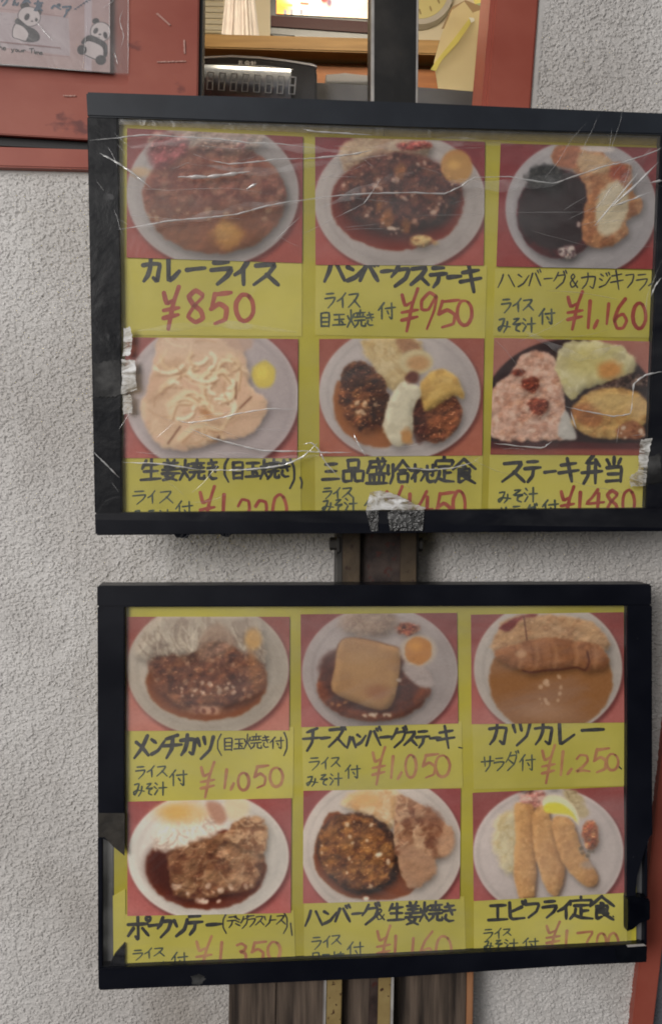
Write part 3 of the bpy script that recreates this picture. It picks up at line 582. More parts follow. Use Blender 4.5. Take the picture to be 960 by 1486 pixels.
# curtain, blind
bl = thing('window_blind', BK.p(305, 50), 'small cream slatted blind left of the white curtain', 'blind')
for i in range(9):
    y = -32+i*8.6; prism('slat', [(270, y), (324, y+1.5), (324, y+6.8), (270, y+5.6)], BK, .035, .006, M['blind'], bl, .001)
nx, ny = 60, 30
u, v = np.meshgrid(np.linspace(0, 1, nx), np.linspace(0, 1, ny))
px = (330-8*v)+(35+20*v)*u; py = -40+(92+5*u)*v
Vv = SH.p(px, py, -.16)-SH.n*(.006*np.sin(u*17+v*1.5)+.003*np.sin(u*41+v))[..., None]
cu = grid_mesh('curtain', Vv, nx, ny, M['curtain']); tag(cu, 'white gathered curtain hanging between the blind and the screen', 'curtain')
# television
tv = thing('television', SH.p(460, 55, -.05), 'dark television with a bright screen standing on the wooden shelf', 'television')
prism('body', [(392, -60), (578, -49), (578, 68), (392, 50)], SH, -.06, .04, M['dark_plastic'], tv, .002)
p = Pic([(40, -60), (330, -60), (330, 33), (40, 20)], (390, 0), 1.0, 120, 60)
p.bg((250, 236, 205), (250, 232, 190)); p.ell(120, -10, 90, 40, (255, 252, 244), soft=30); p.ell(26, 6, 30, 24, (250, 190, 90), soft=12); p.poly(rect(150, -10, 176, 16), (225, 205, 180), soft=4, smooth=False); p.ell(158, -2, 9, 6, (150, 60, 60), soft=3); p.ell(170, 4, 6, 6, (120, 90, 110), soft=3); p.ell(48, 12, 24, 12, (250, 150, 50), soft=10); p.line([(20, -20), (150, -16)], (240, 200, 120), 5, 3)
for a in (58, 74, 98): p.poly(rect(a, 14, a+7, 22), (120, 120, 130), soft=1, smooth=False)
p.line([(55, 7), (78, 8)], (235, 170, 60), 3, 1); p.line([(100, 5), (118, 6)], (200, 90, 60), 4, 1.5)
po = Pic([(11, -60), (182, -50), (182, 29), (11, 20)], (390, 0), 1.0, 120, 60); po.c = p.c
po.build('screen', SH, -.057, M['screen'], tv, 1.0, 1.0)
prism('bezel', [(393, 22), (577, 34), (577, 51), (393, 38)], SH, -.0565, .004, M['maroon'], tv, .0006)
prism('stand', [(430, 50), (452, 52), (456, 56), (426, 54)], SH, -.05, .05, M['dark_plastic'], tv, .001)
# clock
ck = thing('wall_clock', BK.p(600, 0), 'round wall clock with a yellow face and silver rim right of the pole', 'clock')
circ = lambda cx, cy, r, n=48: [(cx+r*math.cos(2*math.pi*i/n), cy+r*math.sin(2*math.pi*i/n)) for i in range(n)]
prism('rim', circ(609, -14, 49), BK, .035, .03, M['clock_rim'], ck, .003)
prism('face', circ(609, -14, 41), BK, .036, .004, M['clock_face'], ck)
ik = Ink(BK, .0365)
for h in range(12):
    a = h*math.pi/6; ik.stroke([(609+31*math.sin(a)-1, -14-31*math.cos(a)-3), (609+31*math.sin(a)+1, -14-31*math.cos(a)+3)], 2.6)
ik.stroke([(609, -14), (622, -30)], 2); ik.stroke([(609, -14), (585, -6)], 1.6)
ik.build('numerals', M['clock_mark'], ck)
# envelope and papers
NR = Plane(1.13, 660, 70, -4e-5, -3e-5)
en = thing('paper_bag', NR.p(665, 132), 'buff paper bag with a yellow ribbon hanging inside the window', 'bag')
prism('front_panel', [(673, 2), (688, 22), (698, 55), (706, 92), (707, 135), (690, 133), (635, 128), (629, 90), (640, 50), (655, 15)], NR, .004, .0006, M['envelope'], en)
prism('back_panel', [(655, 10), (675, 0), (705, 12), (710, 70), (705, 50), (690, 30), (648, 40), (640, 42)], NR, -.001, .0006, M['envelope_back'], en)
prism('side_panel', [(686, 18), (704, 12), (709, 120), (700, 60)], NR, .001, .0006, M['envelope'], en)
prism('ribbon', [(681, 26), (687, 27), (664, 62), (640, 88), (632, 103), (624, 101), (631, 90), (655, 60)], NR, .006, .0006, M['yellow_ribbon'], en)
prism('flap', [(680, 25), (687, 26), (688, 30), (683, 33)], NR, .008, .0006, M['white_print'], en)
nn = thing('paper_note', NR.p(700, 20, -.02), 'green and lemon paper notes pinned above the buff paper bag', 'note')
prism('yellow_sheet', [(676, -30), (722, -30), (716, 14), (690, 10)], NR, -.012, .0006, M['yellow_note'], nn)
prism('green_sheet', [(682, 8), (712, 0), (712, 40), (706, 36), (703, 12), (690, 14)], NR, -.008, .0006, M['green_paper'], nn)
# ledge and register
LD = Plane(1.06, 480, 120, -4e-5, -3e-5)
ld = prism('counter', [(440, 118), (600, 126), (690, 133), (712, 136), (712, 300), (440, 300)], LD, 0, .25, M['grey_metal'], None, .002)
tag(ld, 'dull grey counter top edge behind the serving window', 'counter')
br = prism('bracket', [(690, 136), (700, 131), (706, 133), (706, 190), (688, 190)], NR, .012, .01, M['maroon'], None, .001)
tag(br, 'small dark red bracket at the foot of the right window jamb', 'bracket')
RG = Plane(1.02, 380, 110, -5e-5, -3e-5)
rg = thing('customer_display', RG.p(380, 140), 'dark till display with dim digits standing inside the window', 'till display')
prism('housing', [(262, 86), (293, 83.5), (335, 81.5), (375, 83.5), (415, 88), (452, 94), (458, 97), (460, 104), (460, 200), (262, 200)], RG, 0, .05, M['dark_plastic'], rg, .003)
prism('trim', [(262, 84.5), (293, 82), (335, 80), (375, 82), (415, 86.5), (453, 92.5), (459.5, 95.5), (459.5, 97.5), (452, 95.2), (415, 89.2), (375, 84.8), (335, 82.8), (293, 84.8), (262, 87.3)], RG, .001, .03, M['light_grey'], rg)
nx, ny = 50, 24; u, v = np.meshgrid(np.linspace(0, 1, nx), np.linspace(0, 1, ny))
px = 268+(422-268)*u; py = (94+8*u)+(54+4*u)*v
grid_mesh('display_glass', RG.p(px, py, .0012)-RG.n*(.010*np.sin(np.pi*np.clip(v*.9+.1, 0, 1)))[..., None], nx, ny, M['lcd'], rg)
ik = Ink(RG, .0128)
for i in range(8):
    x = 300+i*17.0; y = 105+(x-300)*.055
    ik.stroke([(x+2, y), (x+10, y+.5), (x+9, y+12), (x+8, y+25), (x, y+24.5), (x+1, y+12), (x+2, y)], 2.2, smooth=False); ik.stroke([(x+1, y+12), (x+9, y+12.5)], 2.2)
ik.build('digits', M['lcd_seg'], rg)
ik = Ink(RG, .0012); ik.text((280, 0), 4.8, [('お', 315, 422, 345, 450), ('会', 358, 424, 398, 454), ('計', 405, 426, 440, 456)], 5)
ik.stroke([(294, 94.5), (340, 94), (385, 96), (425, 101)], 1.0); ik.build('lettering', M['white_print'], rg)

# pouch with pandas, taped to the red sash
PO = WALL
pc = thing('plastic_pouch', WALL.p(90, 105, .003), 'clear plastic pouch printed with two pandas taped on the red window', 'pouch')
p = Pic([(-300, -300), (768, -300), (768, 505), (-300, 420)], (0, 0), 4.8, 300, 200)
p.bg((172, 160, 164), (160, 150, 150)); B = (38, 36, 42); Wt = (190, 182, 182)
p.poly(rect(590, -300, 640, 600), (178, 166, 172), soft=6, smooth=False); p.poly([(-300, 60), (480, 120), (490, 390), (-300, 290)], (166, 154, 158), soft=5, smooth=False)
for q in ([(-300, 50), (0, 62), (300, 95), (480, 125)], [(-300, 300), (0, 330), (300, 380), (480, 395)]): p.line(q, (140, 112, 114), 4, 2)
p.ell(175, 40, 32, 26, B, 4); p.ell(272, 86, 20, 22, B, 4); p.ell(205, 115, 80, 70, B, 3, rot=15); p.ell(205, 115, 76, 66, Wt, 3, rot=15)
p.ell(190, 118, 17, 25, B, 4, rot=25); p.ell(255, 138, 10, 13, B, 4); p.ell(225, 148, 7, 5, B, 3)
p.poly([(105, 165), (85, 250), (130, 275), (190, 290), (230, 240), (180, 180)], B, 3); p.poly([(110, 168), (91, 248), (130, 270), (190, 283), (220, 240), (180, 185)], Wt, 3)
p.poly([(108, 140), (130, 128), (190, 178), (245, 205), (280, 250), (262, 288), (185, 290), (200, 235), (160, 185), (110, 162)], B, 4)
p.ell(668, 147, 24, 21, B, 4); p.ell(778, 203, 19, 24, B, 4, rot=20); p.ell(702, 222, 73, 70, B, 3); p.ell(702, 222, 69, 66, Wt, 3)
p.ell(668, 214, 15, 22, B, 4, rot=30); p.ell(735, 246, 14, 24, B, 4, rot=-15); p.ell(697, 240, 9, 6, B, 3); p.line([(684, 258), (695, 262)], B, 3, 1.5)
p.poly([(600, 290), (720, 310), (725, 400), (670, 418), (595, 385)], Wt, 3); p.line([(595, 383), (630, 400), (672, 416)], B, 6, 2)
p.poly([(566, 298), (590, 262), (640, 245), (735, 296), (750, 340), (745, 392), (722, 392), (715, 330), (640, 290), (602, 290), (588, 310)], B, 4)
p.ell(572, 347, 33, 35, B, 4); p.ell(703, 418, 37, 34, B, 4)
for k in range(26):
    xs = -280+k*28; ys = 100+(k % 5)*34
    if xs < 60: p.line([(xs, ys), (xs+18, ys+2)], (140, 128, 134), 9, 4, a=.5)
p.build('insert_sheet', WALL, .0012, M['print'], pc, .80)
ik = Ink(WALL, .0016); ik.text((0, 0), 4.8, [('ペ', 360, 25, 425, 75), ('ア', 435, 40, 500, 118), ('友', 240, 5, 300, 75), ('ん', 90, -20, 130, 40), ('ク', 10, -30, 60, 40), ('友', 160, -40, 215, 20)], 15)
for k in range(6): ik.stroke([(108+k*4, 13.5-k*2.6), (110+k*4, 12-k*2.8), (111+k*4, 14-k*2.6)], 1.2)
ik.build('lettering', M['blue_ink'], pc)
ik = Ink(WALL, .0016); ik.text((0, 0), 4.8, [('y', 80, 330, 105, 368), ('o', 105, 335, 128, 362), ('u', 128, 338, 158, 364), ('r', 158, 338, 182, 366), ('T', 205, 335, 238, 372), ('i', 235, 345, 250, 375), ('m', 248, 350, 278, 380), ('e', 275, 352, 300, 382), ('t', -30, 305, -10, 345), ('h', -8, 308, 20, 350), ('e', 20, 318, 45, 350)], 6)
ik.build('lettering', M['black_print'], pc)
ik = Ink(WALL, .0016)
for k in range(26): x = -10+k*3.8; ik.stroke([(x, 61+x*.1), (x+1.6, 60+x*.1), (x+2.6, 62.4+x*.1)], 1.3)
ik.build('lettering', M['pink_ink'], pc)
nx, ny = 60, 40; u, v = np.meshgrid(np.linspace(0, 1, nx), np.linspace(0, 1, ny))
px = -60+(247)*u; py = -60+(152+16*u)*v
grid_mesh('clear_sleeve', WALL.p(px, py, .004)-WALL.n*(.0016*fbm(u*6, v*5, 8))[..., None], nx, ny, M['pouch'], pc)

# ------------------------------------------------------------------ post, bolts, weathered wood
PB = Plane(0.880, 545, 1450, -5.0e-5, -3.0e-5)
sp = thing('sign_post', POST.p(521, 1560), 'rusty steel channel post carrying both menu boards', 'post')
prism('upper_tube', [(541, -80), (607, -80), (602, 420), (540, 420)], POST, .0, .04, M['steel'], sp, .0012)
prism('tube_edge', [(538.5, -80), (543, -80), (542.5, 420), (538, 420)], POST, .001, .006, M['steel_edge'], sp, .0004)
prism('tube_edge', [(605, -80), (608, -80), (603, 420), (600.5, 420)], POST, .001, .006, M['steel_edge'], sp, .0004)
prism('web', [(520, 640), (585, 640), (583, 860), (518, 860)], POST, -.012, .006, M['rust'], sp)
prism('lip', [(499, 640), (524, 640), (521, 900), (496, 900)], POST, 0, .004, M['lip'], sp, .0006)
prism('lip', [(583, 640), (606, 640), (603, 900), (580, 900)], POST, 0, .004, M['lip'], sp, .0006)
prism('flange', [(491, 640), (498.5, 640), (495.5, 900), (488.5, 900)], POST, -.002, .035, M['bolt'], sp, .0006)
prism('flange', [(606.2, 640), (609, 640), (606, 900), (603.2, 900)], POST, -.002, .035, M['steel'], sp, .0006)
def bolt(name, cx, cy, r, x0, x1):
    bm = bmesh.new(); n = 6
    A0 = POST.p(x0, cy, -.010); A1 = POST.p(x1, cy, -.010); ax = A1-A0; L = np.linalg.norm(ax); ax /= L
    e1 = np.array([0, 0, 1.0]); e2 = np.cross(ax, e1); rr = r*.62e-3
    rings = [[bm.verts.new(q+rr*(math.cos(i*math.pi/3)*e1+math.sin(i*math.pi/3)*e2)) for i in range(6)] for q in (A0, A1)]
    bm.faces.new(rings[0]); bm.faces.new(rings[1][::-1])
    for i in range(6): bm.faces.new((rings[0][i], rings[1][i], rings[1][(i+1) % 6], rings[0][(i+1) % 6]))
    bmesh.ops.recalc_face_normals(bm, faces=bm.faces); bmesh.ops.bevel(bm, geom=bm.edges[:], offset=.0006, segments=2, affect='EDGES')
    me = bpy.data.meshes.new(name); bm.to_mesh(me); bm.free(); return link(me, name, M['bolt'], sp)
bolt('bolt', 0, 789, 10, 478, 490.4); bolt('washer', 0, 790, 20, 487.5, 491.6); bolt('bolt', 0, 790, 11, 606, 612)
prism('lip', [(474.5, 1380), (497, 1380), (493, 1570), (470.5, 1570)], PB, .003, .004, M['lip_low'], sp, .0006)
prism('lip', [(550, 1380), (568, 1380), (564, 1570), (546, 1570)], PB, .003, .004, M['lip_low'], sp, .0006)
prism('flange', [(472, 1380), (474.3, 1380), (470.3, 1570), (468, 1570)], PB, .004, .03, M['steel_edge'], sp)
prism('flange', [(568.2, 1380), (572, 1380), (568, 1570), (564.2, 1570)], PB, .004, .03, M['steel_edge'], sp)
prism('web', [(537, 1380), (550, 1380), (546, 1570), (533, 1570)], PB, -.004, .004, M['rust'], sp)
WD = Plane(0.893, 545, 1450, -5.0e-5, -3.0e-5)
wb = thing('wooden_board', WD.p(505, 1560), 'weathered grey brown wooden boards behind the foot of the post', 'board')
for a, b in ((333, 401), (402.2, 478), (479, 548), (549, 677)):
    prism('plank', [(a, 1395), (b, 1395), (b-3, 1575), (a-3, 1575)], WD, random.uniform(-.001, .001), .02, M['wood_grey'], wb, .0008)
prism('edge_strip', [(678, 1395), (687, 1395), (684, 1575), (675, 1575)], WD, .001, .02, M['wood_edge'], wb, .0008)

# ------------------------------------------------------------------ menu boards
up = thing('menu_board', TOP.p(550, 772), 'upper framed menu board wrapped in creased clear plastic, curry rice at top left', 'menu board')
lo = thing('menu_board', LOW.p(540, 1420), 'lower framed menu board with broken side rails, fried prawns at bottom right', 'menu board')
# upper frame
o = prism('frame_rail', [(125, 133), (340, 140), (600, 149), (1012, 166), (1011, 197), (600, 184), (127, 169)], TOP, 0, .028, M['frame_up'], up, .0012)
prism('frame_rail', [(137.5, 744.5), (500, 741.5), (985, 737), (983, 771), (500, 774), (138.5, 777)], TOP, 0, .028, M['frame_low'], up, .0012)
prism('frame_side', [(126.5, 168), (171, 170), (174, 400), (176.5, 746), (137.5, 746)], TOP, -.0006, .027, M['frame_tape'], up, .001)
prism('frame_side', [(958.5, 193), (1011, 196), (985, 738), (936, 738)], TOP, -.0006, .027, M['frame_low'], up, .001)
prism('backing_sheet', [(135, 150), (1005, 180), (978, 765), (145, 765)], TOP, -.0090, .004, M['yellow'], up)
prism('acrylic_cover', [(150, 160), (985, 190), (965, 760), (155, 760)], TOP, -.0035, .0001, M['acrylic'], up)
# lower frame
prism('frame_rail', [(141, 850), (945, 848), (945, 879), (141, 881)], LOW, 0, .030, M['frame_low'], lo, .0012)
prism('frame_rail', [(142.5, 1406), (330, 1398), (560, 1389), (800, 1377), (932, 1370.5), (938, 1373), (938.5, 1394), (934, 1397), (800, 1403), (560, 1419), (330, 1429), (143, 1438)], LOW, 0, .030, M['frame_low'], lo, .0012)
prism('frame_side', [(141.5, 880.5), (181, 880.5), (181, 1228), (165, 1226), (151, 1216), (142.2, 1216)], LOW, -.0006, .012, M['frame_low'], lo, .0008)
prism('frame_side', [(910, 879), (945.5, 879), (946, 1212), (940, 1215), (933, 1240), (922, 1272), (921, 1310), (918, 1340), (912, 1352), (909, 1352)], LOW, -.0006, .012, M['frame_low'], lo, .0008)
prism('outer_wall', [(142, 1216), (149, 1216), (149, 1408), (142.5, 1408)], LOW, -.004, .026, M['frame_low'], lo, .0006)
prism('outer_wall', [(935.5, 1216), (939, 1212), (938, 1372), (934.5, 1372)], LOW, -.004, .026, M['frame_low'], lo, .0006)
prism('channel', [(149, 1190), (165, 1190), (165.5, 1412), (149, 1412)], LOW, -.013, .010, M['channel_grey'], lo, .0006)
prism('channel', [(920, 1225), (936, 1225), (934, 1375), (919, 1375)], LOW, -.011, .010, M['channel_grey'], lo, .0006)
prism('rail_stub', [(157, 1409), (166, 1386), (181, 1369), (181, 1407)], LOW, -.004, .008, M['frame_low'], lo, .0006)
prism('latch', [(911, 1304), (930, 1302), (943, 1306), (943, 1336), (926, 1338), (921, 1348), (911, 1352)], LOW, .004, .012, M['frame_tape'], lo, .0012)
prism('tape_patch', [(142, 1180), (181, 1180), (181, 1242), (165, 1229), (152, 1215), (142.5, 1215)], LOW, .0002, .0004, M['tape_brown'], lo)
prism('tape_patch', [(890, 1376), (930, 1371), (938, 1374), (937, 1396), (900, 1398), (893, 1390)], LOW, .0004, .0006, M['frame_tape'], lo)
prism('bare_metal', [(908, 1371.5), (933, 1370), (937, 1372.5), (910, 1374.5)], LOW, .0012, .0008, M['steel_edge'], lo)
prism('backing_sheet', [(165, 862), (925, 860), (922, 1395), (166, 1415)], LOW, -.0085, .004, M['yellow'], lo)
M['acrylic_low'] = film('acrylic_cover_painted_glare', tint=(.96, .96, .955, 1), gloss=.02, rough=.08, white=.022, haze=4)  # whitish veil paints a soft reflection into the lower cover
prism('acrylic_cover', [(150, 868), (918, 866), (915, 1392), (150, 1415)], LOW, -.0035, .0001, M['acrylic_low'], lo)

def blend(a, b, t): return tuple(a[i]*(1-t)+b[i]*t for i in range(3))
# ---- the twelve printed dishes
def p1():
    p = Pic([(182, 45), (902, 80), (898, 598), (180, 575)], (120, 170), 2.8235)
    p.bg((112, 40, 48), (150, 66, 62)); p.plate(532, 312, 352, 300, (156, 150, 156), well=.86)
    m = p.ell(540, 330, 290, 228, (122, 74, 54), soft=6, wob=8); p.tex(m, [(132, 80, 62), (108, 62, 46)], 70, .7, lump=.22)
    up_ = m*(1-sstep(300, 420, p.Y)); p.put(up_, (124, 72, 62), .7); p.tex(up_*.99, [(150, 96, 84), (104, 52, 46), (148, 110, 96)], 34, .6, lump=.4); p.bits(up_, 40, 14, [(150, 104, 88), (110, 56, 48), (140, 88, 70)], .6)
    w_ = p.poly([(300, 60), (700, 60), (720, 130), (600, 140), (430, 130), (380, 170), (300, 190)], (150, 126, 122), 12, wob=10, a=.7); p.tex(w_, [(136, 82, 86), (160, 146, 142)], 40, .6)
    p.poly([(270, 130), (330, 70), (430, 100), (400, 170), (300, 210)], (128, 58, 66), 16, wob=14, a=.75)
    p.ell(592, 482, 62, 56, (178, 132, 66), soft=24, wob=12); p.ell(585, 470, 35, 30, (190, 148, 84), soft=18, a=.7); p.ell(235, 225, 40, 20, (176, 150, 126), soft=10)
    p.bits(m*sstep(330, 400, p.Y)*(1-sstep(410, 440, p.Y)), 16, 9, [(166, 140, 118)], .7); p.put(m*sstep(380, 520, p.Y), (132, 84, 48), .35); return p
def p2():
    p = Pic([(58, 98), (902, 122), (895, 738), (60, 735)], (440, 170), 3.4286)
    p.bg((112, 34, 50), (160, 74, 74)); p.plate(480, 420, 426, 345, (168, 160, 164), well=.86)
    c = p.poly([(200, 130), (330, 95), (560, 110), (640, 150), (560, 230), (350, 230), (230, 290), (190, 220)], (168, 144, 126), 12, wob=14); p.tex(c, [(182, 164, 140), (146, 116, 100)], 26, .6, lump=.3); p.folds(c, 40, 50, [(190, 172, 150), (140, 110, 96)], 5)
    r = p.poly([(470, 130), (600, 120), (640, 145), (560, 165), (480, 160)], (140, 52, 48), 8, wob=8); p.tex(r, [(176, 120, 100)], 18, .6)
    s = p.ell(468, 428, 330, 234, (122, 44, 30), soft=6, wob=8); p.ell(470, 405, 300, 215, (84, 36, 34), soft=40, a=.9)
    b = p.ell(478, 370, 286, 185, (78, 40, 38), soft=14, wob=16); p.tex(b, [(98, 52, 46), (60, 28, 30), (112, 66, 50)], 46, .8); p.tex(b, [(120, 76, 60)], 20, .4, lump=.55); p.folds(b, 30, 40, [(132, 100, 92), (60, 28, 28)], 4, .5)
    for x, y, r_ in ((420, 500, 46), (485, 270, 34), (510, 545, 34), (375, 440, 28)): p.ell(x, y, r_*.8, r_, (142, 92, 54), soft=14, wob=14, a=.8)
    p.bits(b, 46, 8, [(176, 150, 140), (158, 120, 104)], .8); e = p.ell(590, 618, 60, 26, (182, 156, 110), soft=8, wob=14); p.tex(e, [(150, 96, 60)], 18, .6)
    p.bits(p.ell(430, 565, 70, 20, None), 10, 7, [(190, 174, 164)]); p.ell(760, 245, 78, 84, (176, 128, 80), soft=8); p.ell(765, 255, 70, 72, (172, 130, 78), soft=10, wob=6); p.ell(748, 238, 30, 22, (206, 162, 92), soft=14, a=.7); return p
def p3():
    p = Pic([(95, 140), (945, 165), (945, 815), (72, 800)], (700, 170), 3.692)
    p.bg((112, 36, 50), (138, 50, 56)); p.plate(525, 488, 404, 368, (158, 154, 164), well=.86)
    s = p.ell(405, 520, 222, 238, (92, 32, 40), soft=6, wob=6); p.ell(395, 500, 208, 214, (50, 33, 40), soft=14, wob=8); p.tex(s, [(42, 28, 36)], 80, .6, lump=.08)
    d = p.ell(335, 320, 100, 62, (46, 46, 50), soft=12, wob=18); p.tex(d, [(80, 80, 80), (30, 30, 36)], 18, .8, lump=.4); p.folds(d, 24, 50, [(110, 108, 104), (30, 30, 34)], 4)
    f = p.poly([(370, 190), (430, 150), (620, 170), (690, 240), (790, 260), (800, 400), (855, 450), (835, 515), (765, 555), (772, 620), (690, 690), (600, 700), (532, 650), (540, 500), (560, 400), (480, 280), (390, 260)], (160, 108, 74), 8, wob=10)
    p.tex(f, [(176, 126, 88), (138, 86, 58), (172, 132, 100)], 40, .6, lump=.4); p.poly([(380, 180), (520, 160), (500, 270), (400, 260)], (156, 96, 74), 12, a=.8)
    t = p.poly([(510, 200), (600, 190), (690, 240), (640, 300), (520, 290)], (178, 148, 118), 14, wob=10); p.ell(730, 300, 55, 50, (150, 66, 48), soft=14, wob=14, a=.8)
    p.ell(690, 490, 84, 148, (182, 170, 150), soft=10, rot=12, wob=10); p.ell(670, 540, 46, 80, (194, 184, 164), soft=30, rot=12, a=.6)
    e = p.ell(445, 722, 48, 32, (176, 164, 164), soft=8, wob=16); p.tex(e, [(60, 30, 40)], 16, .7); p.ell(512, 575, 10, 16, (170, 150, 150), soft=4)
    p.poly([(535, 155), (690, 160), (690, 185), (540, 180)], (190, 180, 186), 8, wob=8); return p
def p4():
    p = Pic([(176, 55), (882, 62), (878, 550), (165, 550)], (120, 470), 2.8235)
    p.bg((142, 74, 78), (170, 96, 98)); p.plate(528, 300, 356, 310, (176, 165, 174), well=.9)
    m = p.poly([(300, 120), (345, 40), (600, 40), (668, 150), (690, 260), (758, 322), (700, 440), (560, 480), (400, 520), (290, 470), (235, 350), (270, 270)], (196, 166, 144), 8, wob=10)
    p.tex(m, [(206, 180, 158), (180, 146, 122), (202, 166, 148)], 60, .6, lump=.12); p.put(m*(1-sstep(60, 200, p.Y)), (196, 172, 160), .6)
    for q in ([(330, 260), (400, 200), (480, 220), (500, 300)], [(350, 330), (420, 280), (500, 330), (500, 440)], [(480, 220), (560, 190), (620, 260), (600, 330)], [(360, 380), (380, 320), (440, 320)], [(400, 470), (460, 420), (540, 430)], [(600, 130), (640, 180), (630, 260)]):
        p.line(q, (214, 192, 166), 26, 10, .8, m); p.line([(x+10, y+14) for x, y in q], (164, 122, 92), 7, 4, .7, m)
    for q in ([(350, 490), (400, 420)], [(545, 480), (580, 430), (610, 380), (690, 300)], [(530, 165), (580, 180)], [(595, 330), (625, 310), (630, 240)]): p.line(q, (110, 68, 52), 7, 3, .85, m)
    for i in range(34):
        a0 = p.r.rand()*6.28; cx, cy, r0 = p.r.uniform(330, 640), p.r.uniform(120, 450), p.r.uniform(22, 70); q = [(cx+r0*math.cos(a0+t*.5), cy+r0*.8*math.sin(a0+t*.5)) for t in range(5)]
        p.line([(x+6, y+9) for x, y in q], (140, 98, 72), 9, 5, .6, m); p.line(q, [(216, 196, 170), (204, 178, 150), (224, 208, 190)][i % 3], 16, 5, .85, m)
    p.folds(m, 26, 90, [(218, 198, 174), (172, 132, 102)], 6, .5); p.ell(505, 365, 26, 14, (176, 128, 92), soft=10, rot=30)
    p.poly([(700, 340), (755, 322), (700, 440), (580, 470), (600, 400)], (192, 160, 140), 10, a=.8); p.ell(742, 210, 48, 56, (196, 178, 92), soft=7, wob=6); p.ell(735, 200, 24, 28, (216, 196, 96), soft=12, a=.7)
    p.poly([(560, 50), (700, 50), (670, 110), (610, 100)], (178, 150, 140), 12, wob=14, a=.8); return p
def p5():
    p = Pic([(78, 75), (898, 72), (888, 655), (80, 660)], (440, 470), 3.4286)
    p.bg((144, 78, 72), (164, 92, 74)); p.plate(478, 345, 400, 335, (174, 166, 172), well=.88)
    c = p.poly([(290, 90), (440, 60), (560, 70), (600, 180), (520, 300), (430, 330), (360, 230)], (184, 162, 122), 14, wob=14); p.tex(c, [(196, 180, 146), (168, 140, 96)], 34, .6, lump=.2); p.folds(c, 24, 60, [(204, 190, 158), (160, 132, 92)], 5, .5)
    p.poly([(460, 75), (540, 75), (580, 130), (500, 150)], (140, 92, 70), 14, a=.7); p.ell(560, 190, 84, 62, (186, 172, 138), soft=10); p.ell(570, 195, 56, 38, (178, 138, 96), soft=14)
    s = p.poly([(150, 350), (200, 280), (400, 480), (440, 600), (340, 610), (230, 560), (160, 470)], (150, 92, 54), 8, wob=6)
    b = p.ell(300, 362, 120, 180, (112, 68, 44), soft=8, rot=-14, wob=16); p.tex(b, [(66, 36, 28), (136, 86, 52), (90, 50, 34)], 36, .85); p.bits(b, 26, 10, [(176, 132, 96), (56, 30, 24), (150, 98, 60)], .8)
    p.poly([(230, 210), (300, 190), (340, 250), (260, 330), (190, 310)], (60, 34, 28), 16, wob=16, a=.75); p.put(p.ell(380, 400, 60, 130, None, 20)*b, (58, 34, 28), .7); p.bits(p.ell(310, 410, 60, 60, None), 12, 9, [(200, 168, 140)], .85)
    d = p.ell(655, 450, 130, 140, (118, 68, 46), soft=8, rot=20, wob=10); p.tex(d, [(140, 86, 56), (92, 50, 38)], 40, .7); p.ell(690, 470, 70, 70, (136, 80, 52), soft=24, a=.7); p.poly([(540, 420), (600, 400), (610, 560), (560, 590)], (78, 42, 36), 14, a=.8)
    y = p.poly([(580, 290), (680, 225), (765, 270), (800, 370), (740, 360), (620, 432), (590, 380)], (190, 156, 88), 9, wob=8); p.tex(y, [(202, 172, 108), (172, 132, 72)], 40, .5, lump=.2)
    w_ = p.poly([(500, 285), (588, 330), (545, 420), (545, 540), (490, 610), (430, 585), (396, 500), (430, 370)], (190, 184, 168), 7, wob=8); p.tex(w_, [(204, 198, 184), (172, 164, 146)], 40, .5, lump=.2)
    p.ell(515, 560, 30, 40, (176, 130, 84), soft=10, wob=10); p.ell(540, 265, 34, 30, (104, 56, 46), soft=10, wob=8); return p
